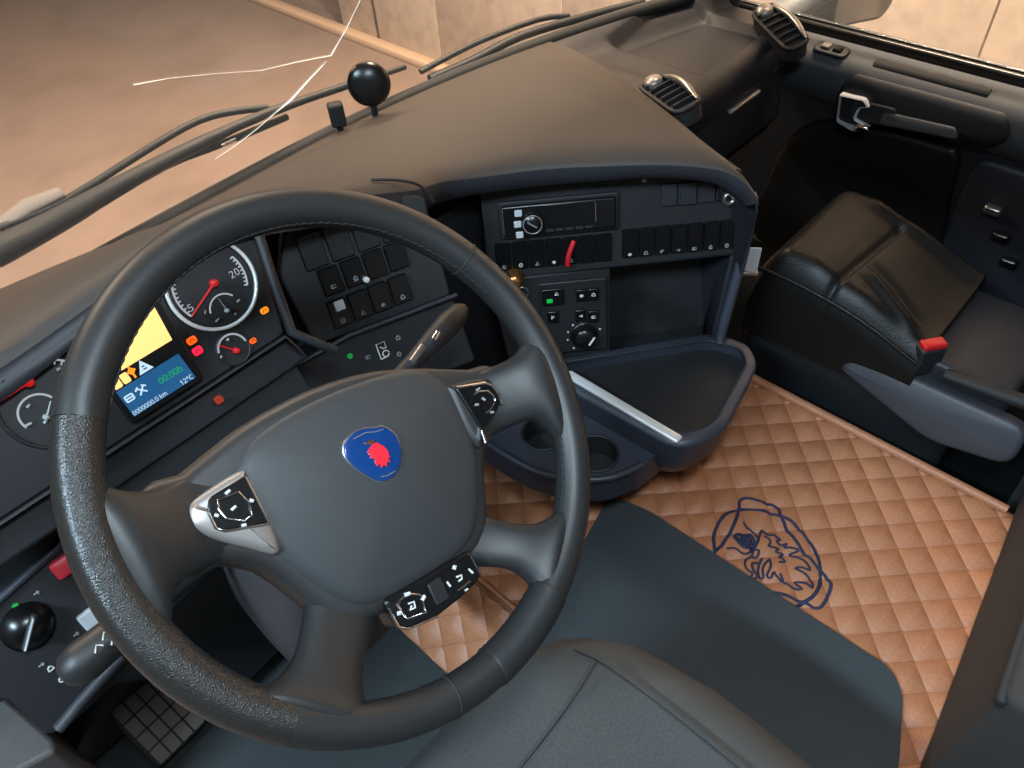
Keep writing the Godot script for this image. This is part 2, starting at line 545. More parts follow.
func passenger_door():
	var s := struct("door_1", "dark passenger door with grab handle, silver latch and window switch")
	# inner face, seen from the cab: local x = -z world (forward is left), so build in a frame looking to -x
	var f := Transform3D(Basis(Vector3(0, 0, 1), Vector3(0, 1, 0), Vector3(-1, 0, 0)), Vector3(1.50, 0, 0))
	var b := Mb.new()
	b.prism(PackedVector2Array([Vector2(-0.60, -0.06), Vector2(0.80, -0.06), Vector2(0.80, 0.53), Vector2(-0.60, 0.53)]), -0.06, 0.0, 0.004)
	part("door_skin", b, M.black, s, f)
	# rounded ledge under the window
	var prof := [Vector2(0.0, 0.40), Vector2(0.035, 0.43), Vector2(0.055, 0.47), Vector2(0.055, 0.505), Vector2(0.045, 0.525), Vector2(0.015, 0.535), Vector2(-0.05, 0.537)]
	var rs := []
	for x in [-0.60, -0.42, -0.2, 0.0, 0.2, 0.5, 0.80]:
		var r := PackedVector3Array()
		for p in prof: r.append(Vector3(x, p.y, p.x))
		rs.append(r)
	b = Mb.new()
	b.rows(rs)
	part("ledge", b, M.door_grey, s, f)
	# window rubber
	b = Mb.new()
	b.rbox(1.40, 0.022, 0.03, 0.006, Vector3(0.10, 0.545, -0.03))
	part("window_seal", b, M.black_gloss, s, f)
	b = Mb.new()
	b.rbox(1.40, 0.006, 0.006, 0.002, Vector3(0.10, 0.5585, -0.03))
	part("seal_lip", b, M.black_gloss, s, f)
	# grab handle block with its slot
	b = Mb.new()
	b.puff(round2(P2([-195, 400, -205, 470, -185, 512, 130, 515, 150, 470, 120, 440, -60, 430, -160, 398]), 0.02), -0.01, 0.062, 0.018, 0.004)
	part("armrest", b, M.black, s, f)
	b = Mb.new()
	b.tube([Vector3(-0.15, 0.527, 0.03), Vector3(0.075, 0.527, 0.03)], 0.012, 10)
	part("grip_slot", b, M.rubber, s, f)
	# latch
	b = Mb.new()
	b.prism(round2(P2([-182, 408, -190, 470, -135, 474, -120, 458, -140, 452, -144, 428, -122, 424, -114, 408, -145, 398]), 0.006), 0.04, 0.076, 0.004)
	var latch := part("door_latch", b, M.pale_grey, s, f)
	b = Mb.new()
	b.rbox(0.028, 0.012, 0.012, 0.004, Vector3(-0.122, 0.415, 0.078))
	part("latch_pull", b, M.chrome, latch)
	b = Mb.new()
	b.puff(round2(P2([-165, 418, -160, 465, -70, 470, -60, 430]), 0.01), 0.04, 0.069, 0.004, 0.0)
	part("latch_recess", b, M.rubber, s, f)
	b = Mb.new()
	b.puff(round2(P2([-95, 428, -95, 458, 50, 468, 60, 445]), 0.01), 0.04, 0.070, 0.004, 0.002)
	part("grip_insert", b, M.door_grey, s, f)
	# switch
	b = Mb.new()
	b.puff(rrect(0.075, 0.035, 0.014), 0, 0.006, 0.004, 0.0)
	var sf := Transform3D(Basis(Vector3(0, 0, 1), Vector3(1, 0.25, 0).normalized(), Vector3(-0.25, 1, 0).normalized()).orthonormalized(), Vector3(1.468, 0.531, -0.245))
	var pod := part("switch_plate", b, M.black, s, sf)
	for k in 2:
		b = Mb.new()
		b.rbox(0.02, 0.018, 0.008, 0.004, Vector3(-0.012 + 0.026 * k, 0, 0.008))
		part("rocker", b, M.dull_chrome if k == 0 else M.black_gloss, pod)
	# padded lower panel with its arched top
	b = Mb.new()
	b.puff(smooth2(P2([-330, 0, -335, 180, -310, 290, -250, 360, -120, 392, 20, 398, 60, 390, 75, 300, 85, 0]), 3), -0.01, 0.022, 0.015, 0.006)
	part("lower_pad", b, M.brown_hide, s, f)
	b = Mb.new()
	b.puff(round2(P2([100, 0, 90, 300, 95, 395, 780, 395, 780, 0]), 0.03), -0.01, 0.016, 0.012, 0.004)
	part("rear_pad", b, M.fascia, s, f)
	# seat switches on the rear pad
	for k in 3:
		b = Mb.new()
		b.rbox(0.035, 0.02, 0.02, 0.006, Vector3(0.165 + 0.035 * k, 0.305 - 0.05 * k, 0.028))
		part("control_knob", b, M.dull_chrome if k < 1 else M.black_gloss, s, f)
	# the side window
	var w := struct("window_2", "clear passenger side window above the door ledge")
	b = Mb.new()
	b.rbox(0.004, 0.98, 1.34, 0.001, Vector3(1.525, 1.05, 0.13), 1)
	part("pane", b, M.glass, w)

func windscreen():
	var s := struct("window_1", "cracked windscreen above the dashboard")
	var rs := []
	for j in 2:
		var r := PackedVector3Array()
		for i in 25:
			var x := -0.42 + 1.88 * i / 24.0
			var y := 0.585 + 1.15 * j
			r.append(Vector3(x, y, zb(x) + 0.17 * (y - 0.6)))
		rs.append(r)
	var b := Mb.new()
	b.rows(rs)
	part("pane", b, M.glass, s)
	# cracks run in the glass
	var cr := [[[0.227, 0.819, 0.0014], [0.279, 0.807, 0.0008], [0.35, 0.785, 0.0006], [0.424, 0.760, 0.0008], [0.49, 0.748, 0.0012], [0.556, 0.734, 0.0018]],
		[[0.556, 0.734, 0.0018], [0.575, 0.752, 0.0012], [0.590, 0.765, 0.0014], [0.607, 0.785, 0.0009], [0.640, 0.822, 0.0012]],
		[[0.546, 0.728, 0.0012], [0.510, 0.711, 0.0022], [0.467, 0.690, 0.003], [0.435, 0.682, 0.0012], [0.395, 0.670, 0.0008], [0.351, 0.660, 0.001], [0.312, 0.655, 0.0007]]]
	for c in cr:
		var p := []
		var rad := []
		for q in c:
			p.append(Vector3(q[0], q[1], zb(q[0]) + 0.17 * (q[1] - 0.6) + 0.002))
			rad.append(q[2])
		b = Mb.new()
		b.tube(p, rad, 5, false, true, 0.5)
		part("crack", b, M.crack, s)
	# lower rubber
	var p2 := []
	for i in 25:
		var x := -0.42 + 1.88 * i / 24.0
		p2.append(Vector3(x, 0.596, zb(x) + 0.004))
	b = Mb.new()
	b.tube(p2, 0.015, 8)
	part("rubber_seal", b, M.rubber, s)

# ---------------------------------------------------------------- dashboard
func dashboard():
	var t := thing("dashboard", "grey brown topped truck dashboard curving round the driver", "dashboard")
	# stations: windscreen x, crest, lip
	var S := [
		[-0.41, Vector3(-0.41, 0.780, -0.33), Vector3(-0.41, 0.758, -0.308)],
		[-0.28, Vector3(-0.28, 0.785, -0.333), Vector3(-0.28, 0.764, -0.312)],
		[-0.13, Vector3(-0.13, 0.789, -0.336), Vector3(-0.13, 0.769, -0.315)],
		[0.05, Vector3(0.03, 0.808, -0.338), Vector3(0.03, 0.796, -0.322)],
		[0.11, Vector3(0.10, 0.808, -0.340), Vector3(0.10, 0.797, -0.324)],
		[0.18, Vector3(0.17, 0.786, -0.345), Vector3(0.17, 0.772, -0.328)],
		[0.30, Vector3(0.31, 0.746, -0.345), Vector3(0.31, 0.715, -0.33)],
		[0.40, Vector3(0.40, 0.710, -0.345), Vector3(0.40, 0.678, -0.335)],
		[0.48, Vector3(0.46, 0.684, -0.365), Vector3(0.455, 0.652, -0.36)],
		[0.56, Vector3(0.52, 0.670, -0.345), Vector3(0.515, 0.640, -0.345)],
		[0.66, Vector3(0.595, 0.667, -0.290), Vector3(0.585, 0.638, -0.293)],
		[0.77, Vector3(0.66, 0.665, -0.225), Vector3(0.650, 0.638, -0.231)],
		[0.87, Vector3(0.72, 0.662, -0.160), Vector3(0.712, 0.637, -0.168)],
		[0.95, Vector3(0.768, 0.653, -0.100), Vector3(0.760, 0.630, -0.108)],
		[1.00, Vector3(0.785, 0.638, -0.065), Vector3(0.778, 0.616, -0.072)],
		[1.04, Vector3(0.792, 0.618, -0.045), Vector3(0.786, 0.598, -0.050)]]
	var rs := []
	var lips := []
	for s in S:
		var fx: float = s[0]
		var F := Vector3(fx, 0.600 + 0.04 * clampf((0.15 - fx) / 0.2, 0.0, 1.0), zb(fx) + 0.008)
		var K: Vector3 = s[1]
		var L: Vector3 = s[2]
		var R := F.lerp(K, 0.27)
		R.y = maxf(F.y + 0.040, R.y) if fx < 0.9 else lerpf(0.652, 0.63, (fx - 0.9) / 0.15)
		var r := PackedVector3Array([F, F.lerp(R, 0.5) + Vector3(0, 0.004, 0), R])
		for k in [0.2, 0.4, 0.6, 0.78, 0.9]:
			r.append(R.lerp(K, k) + Vector3(0, 0.014 * sin(k * PI) + 0.010 * pow(k, 3), 0))
		var out := (L - K)
		out.y = 0
		var back := (K - F)
		back.y = 0
		back = back.normalized()
		r.append(K + Vector3(0, 0.004, 0))
		r.append(K + back * 0.009 - Vector3(0, 0.004, 0))
		r.append(K + back * 0.013 - Vector3(0, 0.015, 0))
		r.append(L + back * 0.008)
		r.append(L - Vector3(0, 0.004, 0))
		r.append(L - back * 0.05 - Vector3(0, 0.006, 0))
		rs.append(r)
		lips.append(L)
	# split: the warm grey top and the darker visor below the crest
	var top := []
	var vis := []
	for r in rs:
		top.append(r.slice(0, 10))
		vis.append(r.slice(9))
	var fine_top := []
	var fine_vis := []
	for i in top.size() - 1:
		for k in 4:
			for pr in [[top, fine_top], [vis, fine_vis]]:
				var src: Array = pr[0]
				var row := PackedVector3Array()
				for j in src[i].size():
					row.append(src[i][j].cubic_interpolate(src[i + 1][j], src[maxi(i - 1, 0)][j], src[mini(i + 2, src.size() - 1)][j], k / 4.0))
				pr[1].append(row)
	fine_top.append(top[-1])
	fine_vis.append(vis[-1])
	var b := Mb.new()
	b.rows(fine_top)
	part("top_pad", b, M.pad_top, t)
	b = Mb.new()
	b.rows(fine_vis)
	part("visor", b, M.fascia, t)
	# end of the raised top towards the passenger
	var e: PackedVector3Array = rs[-1].slice(0, 11)
	var e2 := PackedVector3Array()
	var e1 := PackedVector3Array()
	for p in e:
		e1.append(p + Vector3(0.012, -0.03, -0.002))
		e2.append(Vector3(p.x + 0.03, 0.05, p.z - 0.04))
	b = Mb.new()
	b.rows([e, e1, e2])
	part("end_cheek", b, M.fascia, t)
	# seam where the pad meets the hood of the gauges
	b = Mb.new()
	b.tube(smooth3([Vector3(0.350, 0.737, -0.362), Vector3(0.380, 0.728, -0.345), Vector3(0.405, 0.712, -0.332), Vector3(0.415, 0.685, -0.322)], 4), 0.0022, 6)
	part("hood_seam", b, M.fascia, t)
	# body under the top
	b = Mb.new()
	b.prism(planp([-410, -690, 1000, -640, 960, -300, 890, -112, 585, -397, 480, -410, 360, -395, 150, -340, -150, -320, -180, -400, -410, -400]), 0.05, 0.58, 0.004)
	part("body", b, M.black, t, plan())
	# passenger side: top with a sunken lid
	var nx := 64
	var nz := 48
	rs = []
	for j in nz + 1:
		var r := PackedVector3Array()
		for i in nx + 1:
			var x := 0.99 + 0.475 * i / nx
			var z0 := zb(x) + 0.006
			var z := lerpf(z0, -0.342, float(j) / nz)
			var d := maxf(absf(x - 1.275) - 0.12, absf(z + 0.475) - 0.112)
			var y := 0.600 - 0.03 * smoothstep(0.0, 0.25, float(j) / nz)
			y -= 0.017 * (1.0 - smoothstep(-0.004, 0.004, d))
			y += 0.022 * smoothstep(1.10, 1.02, x) * smoothstep(-0.6, -0.45, z)
			r.append(Vector3(x, y, z))
		rs.append(r)
	for q in [[0.008, -0.003], [0.017, -0.012], [0.022, -0.028], [0.022, -0.05], [0.006, -0.13], [-0.01, -0.25]]:
		var r := PackedVector3Array()
		for i in nx + 1:
			var p: Vector3 = rs[nz][i]
			r.append(Vector3(p.x, p.y + q[1], p.z + q[0]))
		rs.append(r)
	b = Mb.new()
	b.rows(rs)
	part("passenger_top", b, M.fascia, t)
	# glove box door and its bar handle
	var gf := frame(Vector3(1.27, 0.445, -0.332), 0, 7)
	b = Mb.new()
	b.puff(rrect(0.34, 0.15, 0.02), -0.01, 0.006, 0.005, 0.002)
	var gd := part("glove_box_door", b, M.fascia, t, gf)
	b = Mb.new()
	b.rbox(0.115, 0.010, 0.012, 0.004, Vector3(0.0, 0.03, 0.013))
	part("bar_handle", b, M.silver, gd)
	b = Mb.new()
	b.lathe([[0.0, 0.012], [0.012, 0.012], [0.015, 0.009], [0.015, 0.0]], 16, Vector3(0.118, 0.062, 0.004))
	part("lock", b, M.dull_chrome, gd)
	# vents: a hooded grille with a bright rim
	vent(t, Transform3D(Basis(Vector3(0.45, -0.10, -0.88).normalized(), Vector3(0.86, 0.28, 0.42).normalized(), Vector3(-0.2, 0.95, -0.22).normalized()).orthonormalized(), Vector3(0.985, 0.607, -0.325)), 0.15, 0.052)
	vent(t, Transform3D(Basis(Vector3(0.45, 0.16, -0.88).normalized(), Vector3(0.86, 0.28, 0.42).normalized(), Vector3(-0.2, 0.95, -0.22).normalized()).orthonormalized(), Vector3(1.375, 0.592, -0.325)), 0.15, 0.05)
	# lower shell behind the steering column, down to the pedals
	b = Mb.new()
	rs = []
	for x in [-0.165, -0.05, 0.0, 0.06, 0.12]:
		rs.append(PackedVector3Array([Vector3(x, 0.655, -0.262), Vector3(x, 0.60, -0.235), Vector3(x, 0.555, -0.215), Vector3(x, 0.50, -0.235), Vector3(x, 0.40, -0.32), Vector3(x, 0.12, -0.52)]))
	b.rows(rs)
	part("knee_panel", b, M.black, t)

func vent(t: Node, f: Transform3D, w: float, h: float):
	var b := Mb.new()
	b.puff(rrect(w, h, h * 0.45), -0.03, 0.0, 0.004, 0.0)
	var v := part("air_vent", b, M.rubber, t, f)
	b = Mb.new()
	var p := []
	for q in rrect(w, h, h * 0.45): p.append(Vector3(q.x, q.y, 0.002))
	b.tube(p, 0.004, 8, true)
	part("vent_rim", b, M.black, v)
	b = Mb.new()
	b.tube(smooth3([Vector3(-w * 0.42, h * 0.40, 0.004), Vector3(0, h * 0.52, 0.010), Vector3(w * 0.42, h * 0.40, 0.004)], 4), [0.002, 0.004, 0.006, 0.007, 0.007, 0.007, 0.006, 0.004, 0.002], 8)
	part("vent_bar", b, M.dull_chrome, v)
	for k in 6:
		b = Mb.new()
		b.rbox(0.003, h * 0.8, 0.012, 0.001, Vector3(lerpf(-w * 0.34, w * 0.34, k / 5.0), 0, 0.002))
		part("vent_slat", b, M.fascia, v)
	b = Mb.new()
	b.lathe([[0.0, 0.012], [0.014, 0.011], [0.018, 0.006], [0.018, 0.0]], 16, Vector3(w * 0.40, 0.0, 0.0))
	part("vent_wheel", b, M.silver, v)

# ---------------------------------------------------------------- instruments
func dial(parent: Node, c: Vector2, r: float, z: float, called: String):
	var b := Mb.new()
	b.lathe([[0.0, z], [r * 0.93, z], [r * 0.95, z + 0.003], [r, z + 0.003], [r * 1.02, z], [r * 1.02, -0.004]], 40, Vector3(c.x, c.y, 0), [1])
	return part(called, b, M.gauge_face, parent)
func needle(parent: Node, a: Vector2, b2: Vector2, z: float, r: float, m: Material):
	var b := Mb.new()
	b.tube([Vector3(a.x, a.y, z), Vector3(b2.x, b2.y, z - 0.001)], [r, r * 0.6], 6, false, true, 0.5)
	b.lathe([[0.0, z + 0.004], [r * 1.8, z + 0.003], [r * 2.0, z - 0.004]], 12, Vector3(a.x, a.y, 0))
	part("needle", b, m, parent)
func arcs(parent: Node, called: String, list: Array, r: float, z: float, m: Material):
	var b := Mb.new()
	for l in list:
		b.tube(arc(Vector2(l[0], l[1]), l[2], l[3], l[4], 16, z), r, 5, false, true, 0.4, Vector3(0, 0, 1))
	part(called, b, m, parent)
func ticks(parent: Node, c: Vector2, r0: float, r1: float, a0: float, a1: float, n: int, z: float, m: Material):
	var b := Mb.new()
	for k in n + 1:
		var a := deg_to_rad(lerpf(a0, a1, float(k) / n))
		var d := Vector2(cos(a), sin(a))
		b.tube([Vector3(c.x + d.x * r0, c.y + d.y * r0, z), Vector3(c.x + d.x * r1, c.y + d.y * r1, z)], 0.0008, 4)
	part("scale_ticks", b, m, parent)
func cluster():
	var t := thing("instrument_cluster", "lit instrument cluster with dials and colour display behind the steering wheel", "instrument panel", frame(Vector3(0.02, 0.70, -0.28), 0, 30))
	var b := Mb.new()
	b.prism(round2(P2([-330, 95, 150, 95, 132, 60, 108, -24, -330, -24]), 0.008), -0.02, -0.004, 0.003)
	part("face_plate", b, M.gauge_face, t)
	b = Mb.new()
	b.prism(round2(P2([-330, -24, 108, -24, 118, -62, -330, -62]), 0.004), -0.02, -0.001, 0.003)
	part("lower_board", b, M.black, t)
	b = Mb.new()
	b.tube([Vector3(0.140, 0.09, 0.006), Vector3(0.128, 0.05, 0.01), Vector3(0.110, -0.022, 0.014), Vector3(0.145, -0.070, 0.01)], 0.006, 8)
	part("side_rib", b, M.black, t)
	# display
	b = Mb.new()
	b.prism(round2(P2([-83, -15, 3, -15, 12, 90, -83, 90]), 0.005), -0.006, 0.004, 0.002)
	var d := part("display", b, M.black_gloss, t)
	b = Mb.new()
	b.prism(P2([-77, 38.5, -2, 38.5, 3, 86, -77, 86]), 0.0035, 0.0046, 0.0)
	part("yellow_screen", b, M.screen_yellow, d)
	b = Mb.new()
	b.prism(P2([-77, -8, -4, -8, -5, 23, -77, 23]), 0.0035, 0.0046, 0.0)
	part("blue_screen", b, M.screen_blue, d)
	b = Mb.new()
	b.prism(P2([-49, 24.5, -33, 24.5, -41, 38]), 0.0035, 0.0046, 0.0)
	part("warning_triangle", b, M.screen_white, d)
	b = Mb.new()
	b.lines([[-0.043, 0.028, -0.039, 0.028], [-0.043, 0.031, -0.040, 0.031]], 0.0007, 0.0048)
	part("triangle_marks", b, M.black_gloss, d)
	b = Mb.new()
	b.prism(rrect(0.009, 0.011, 0.002, Vector2(-0.072, 0.030)), 0.0035, 0.0046, 0.0)
	b.prism(rrect(0.008, 0.011, 0.002, Vector2(-0.062, 0.030)), 0.0035, 0.0046, 0.0)
	part("door_icon", b, M.screen_yellow, d)
	b = Mb.new()
	b.lathe([[0.0, 0.0048], [0.0035, 0.0048]], 12, Vector3(-0.0535, 0.033, 0))
	b.lines([[-0.0535, 0.025, -0.0535, 0.038], [-0.058, 0.033, -0.049, 0.033]], 0.0012, 0.0046)
	part("lamp_icon", b, M.warn_yellow, d)
	text("clock", "00:00h", 0.0065, M.screen_green, d, mv(-0.024, 0.0085, 0.0048))
	text("distance", "0000000.0 km", 0.0045, M.screen_white, d, mv(-0.057, -0.005, 0.0048))
	text("temperature", "12°C", 0.005, M.screen_white, d, mv(-0.0135, -0.005, 0.0048))
	b = Mb.new()
	b.lines([[-0.074, 0.008, -0.066, 0.008], [-0.073, 0.011, -0.067, 0.011], [-0.074, 0.014, -0.066, 0.014], [-0.074, 0.008, -0.074, 0.014], [-0.066, 0.008, -0.066, 0.014]], 0.0009, 0.0048)
	b.lines([[-0.060, 0.007, -0.052, 0.015], [-0.052, 0.007, -0.060, 0.015], [-0.062, 0.013, -0.058, 0.016], [-0.054, 0.016, -0.050, 0.013]], 0.0009, 0.0048)
	part("status_icons", b, M.screen_white, d)
	# rev counter
	var c := Vector2(0.066, 0.066)
	var ta = dial(t, c, 0.050, -0.003, "rev_counter")
	b = Mb.new()
	var rp := arc(c, 0.0485, 0, 355, 47, 0.002)
	b.tube(rp, 0.0022, 8, true)
	part("bezel_ring", b, M.bright, ta)
	arcs(ta, "scale_arc", [[c.x, c.y, 0.0405, 150, 206]], 0.0012, -0.0015, M.dial_light)
	arcs(ta, "scale_arc", [[c.x, c.y, 0.0395, 22, -30]], 0.0012, -0.0015, M.dial_light)
	ticks(ta, c, 0.037, 0.0405, 150, 206, 8, -0.0015, M.dial_light)
	ticks(ta, c, 0.036, 0.0395, 22, -30, 8, -0.0015, M.dial_light)
	text("dial_number", "5", 0.0075, M.dial_light, ta, mv(0.034, 0.056, -0.0024))
	text("dial_number", "20", 0.0075, M.dial_light, ta, mv(0.095, 0.064, -0.0024))
	arcs(ta, "small_arc", [[0.065, 0.036, 0.017, 165, 30]], 0.0010, -0.0015, M.dial_light)
	needle(ta, Vector2(0.065, 0.034), Vector2(0.064, 0.050), 0.001, 0.0012, M.dim_print)
	needle(ta, c + Vector2(0.002, 0.001), Vector2(0.029, 0.049), 0.005, 0.0022, M.dial_red)
	b = Mb.new()
	b.lines([[0.043, 0.043, 0.046, 0.046], [0.080, 0.036, 0.084, 0.037], [0.048, 0.030, 0.053, 0.031], [0.070, 0.026, 0.073, 0.027]], 0.0012, -0.0015)
	part("small_marks", b, M.dim_print, ta)
	# lower small gauge
	var g2 = dial(t, Vector2(0.048, -0.005), 0.019, -0.003, "small_gauge")
	arcs(g2, "scale_arc", [[0.048, -0.005, 0.0165, 165, 0]], 0.0012, -0.0015, M.dial_light)
	needle(g2, Vector2(0.049, -0.008), Vector2(0.036, 0.007), 0.002, 0.0017, M.dial_red)
	b = Mb.new()
	b.lines([[0.047, 0.006, 0.050, 0.007], [0.030, -0.006, 0.033, -0.005]], 0.0018, -0.0015)
	part("small_marks", b, M.dim_print, g2)
	# speedometer with small gauge on the left, mostly behind the rim
	var sp := Vector2(-0.128, 0.047)
	var sd = dial(t, sp, 0.047, -0.003, "speedometer")
	ticks(sd, sp, 0.036, 0.040, 62, -10, 8, -0.0015, M.dial_light)
	arcs(sd, "scale_arc", [[sp.x, sp.y, 0.041, 66, 40]], 0.0012, -0.0015, M.dial_light)
	needle(sd, Vector2(-0.134, 0.074), Vector2(-0.172, 0.072), 0.005, 0.0024, M.dial_red)
	arcs(sd, "small_arc", [[-0.143, 0.044, 0.018, 200, 20]], 0.0012, -0.0015, M.dial_light)
	needle(sd, Vector2(-0.141, 0.037), Vector2(-0.129, 0.048), 0.001, 0.0016, M.dim_print)
	b = Mb.new()
	b.lines([[-0.149, 0.054, -0.145, 0.055], [-0.160, 0.040, -0.154, 0.039], [-0.146, 0.033, -0.142, 0.034], [-0.108, 0.070, -0.104, 0.070]], 0.0018, -0.0015)
	part("small_marks", b, M.dim_print, sd)
	# tell-tales
	for w in [[16, 26, "warn_orange", 11, 8], [15, 13.5, "warn_pink", 11, 9], [102, 12, "warn_yellow", 10, 7], [72, -10, "warn_orange", 8, 6], [125, 8, "warn_dim", 9, 7], [4, -44, "warn_dim", 9, 9]]:
		b = Mb.new()
		var cx: float = w[0] * 0.001
		var cy: float = w[1] * 0.001
		b.puff(rrect(w[3] * 0.001, w[4] * 0.001, 0.003, Vector2(cx, cy)), -0.005, -0.0025 if w[1] > -30 else 0.0005, 0.0006, 0.0)
		var wl := part("warning_light", b, M[w[2]], t)
		if w[1] > -30:
			b = Mb.new()
			b.lines([[cx - 0.003, cy - 0.0015, cx, cy + 0.002, cx + 0.003, cy - 0.0015]], 0.0005, -0.0022)
			part("light_symbol", b, M.gauge_face, wl)

# ---------------------------------------------------------------- switches
func glyph(k: int) -> Array:
	var a := []
	match k % 8:
		0: a = [[-3, -2, -3, 2, 3, 2, 3, -2, -3, -2], [-1, -2, -1, 2]]
		1: a = [[-3, 0, 0, 3, 3, 0, 0, -2, -3, 0], [-3, -3, 3, -3]]
		2:
			var c := []
			for i in 9: c.append_array([3 * cos(TAU * i / 8), 3 * sin(TAU * i / 8)])
			a = [c, [-1, 0, 1, 0]]
		3: a = [[-3, -2, 0, 3, 3, -2, -3, -2]]
		4: a = [[-3, 1, 3, 1], [-3, -1, 3, -1], [0, -3, 0, 3]]
		5: a = [[-3, -2, -2, 2, 2, 2, 3, -2], [-3, -2, 3, -2], [-1, 3, 1, 3]]
		6: a = [[-2, -3, -2, 3, 1, 3, 2, 1, 1, 0, -2, 0]]
		7: a = [[-3, 0, 3, 0], [1, 2, 3, 0, 1, -2]]
	for l in a:
		for i in l.size(): l[i] *= 0.001
	return a
func rocker(parent: Node, u: float, v: float, w: float, h: float, k: int, icon_v: float, m: Material, pm: Material, z := 0.0, blank := false):
	var b := Mb.new()
	var rs := []
	var rr := rrect(w, h, 0.002)
	for e in [[0.0, 0.0], [0.0, 0.004], [0.0012, 0.0052]]:
		var r := PackedVector3Array()
		for p in Mb.inset(rr, e[0]):
			r.append(Vector3(p.x, p.y, e[1] + (0.0035 * (p.y / h + 0.5) if e[1] > 0 else 0.0)))
		rs.append(r)
	b.rows(rs, true, false, true)
	var n := part("rocker_switch", b, m, parent, mv(u, v, z))
	if not blank:
		b = Mb.new()
		b.lines(glyph(k), 0.0007, 0.0055 + 0.0035 * (icon_v / h + 0.5))
		part("switch_symbol", b, pm, n, mv(0, icon_v, 0.0002))
	return n
func mid_switches():
	var t := thing("switch_panel", "black switch panel between instrument cluster and radio", "switch panel", frame(Vector3(0.28, 0.62, -0.31), -18, 25))
	var b := Mb.new()
	b.prism(round2(P2([-95, -42, 105, -46, 110, 95, 60, 112, -80, 112, -105, 60]), 0.008), -0.03, -0.006, 0.003)
	part("board", b, M.black, t)
	b = Mb.new()
	b.tube([Vector3(-0.125, -0.052, 0.004), Vector3(-0.05, -0.042, 0.004), Vector3(0.11, -0.046, 0.002)], 0.004, 8)
	part("edge_rib", b, M.fascia, t)
	for k in 4:
		rocker(t, -0.050 + 0.029 * k, -0.010, 0.026, 0.038, k + 2, -0.011, M.black_gloss, M.dim_print, -0.006)
	b = Mb.new()
	b.rbox(0.014, 0.014, 0.004, 0.002, Vector3(-0.048, 0.001, 0.006))
	part("white_key", b, M.pale_grey, t)
	for k in 4:
		rocker(t, -0.046 + 0.031 * k, 0.034, 0.027, 0.036, k, -0.008, M.black_gloss, M.dim_print, -0.006, k > 1)
	b = Mb.new()
	b.lathe([[0.0, 0.010], [0.003, 0.010], [0.004, 0.008], [0.004, 0.0]], 12, Vector3(-0.003, 0.020, 0.0))
	part("white_button", b, M.white_print, t)
	for k in 4:
		rocker(t, -0.055 + 0.036 * k, 0.078, 0.031, 0.046, k, 0, M.gauge_face, M.dim_print, -0.006, true)
	# lower strip beside the column
	b = Mb.new()
	b.prism(round2(P2([-175, -70, -120, -52, -50, -44, 105, -48, 110, -150, -60, -140, -175, -100]), 0.01), -0.03, 0.0, 0.003)
	part("lower_strip", b, M.black, t)
	var marks := [[-58, -70, 2, "led_green"], [-36, -81, 0, "dim_print"], [6, -94, 2, "dim_print"], [12, -72, 5, "dim_print"]]
	for q in marks:
		b = Mb.new()
		b.lines(glyph(q[2]), 0.0008, 0.0008)
		part("switch_symbol", b, M[q[3]], t, mv(q[0] * 0.001, q[1] * 0.001, 0))
	b = Mb.new()
	b.lines([[-0.006, -0.011, -0.006, 0.011, 0.006, 0.011, 0.006, 0.002, 0.002, 0.002, -0.002, 0.006], [-0.006, -0.011, 0.001, -0.011]], 0.0009, 0.0008)
	b.tube(arc(Vector2(0.003, -0.006), 0.0045, 0, 340, 12, 0.0008), 0.0010, 5)
	part("mirror_symbol", b, M.white_print, t, mv(-0.014, -0.080, 0))

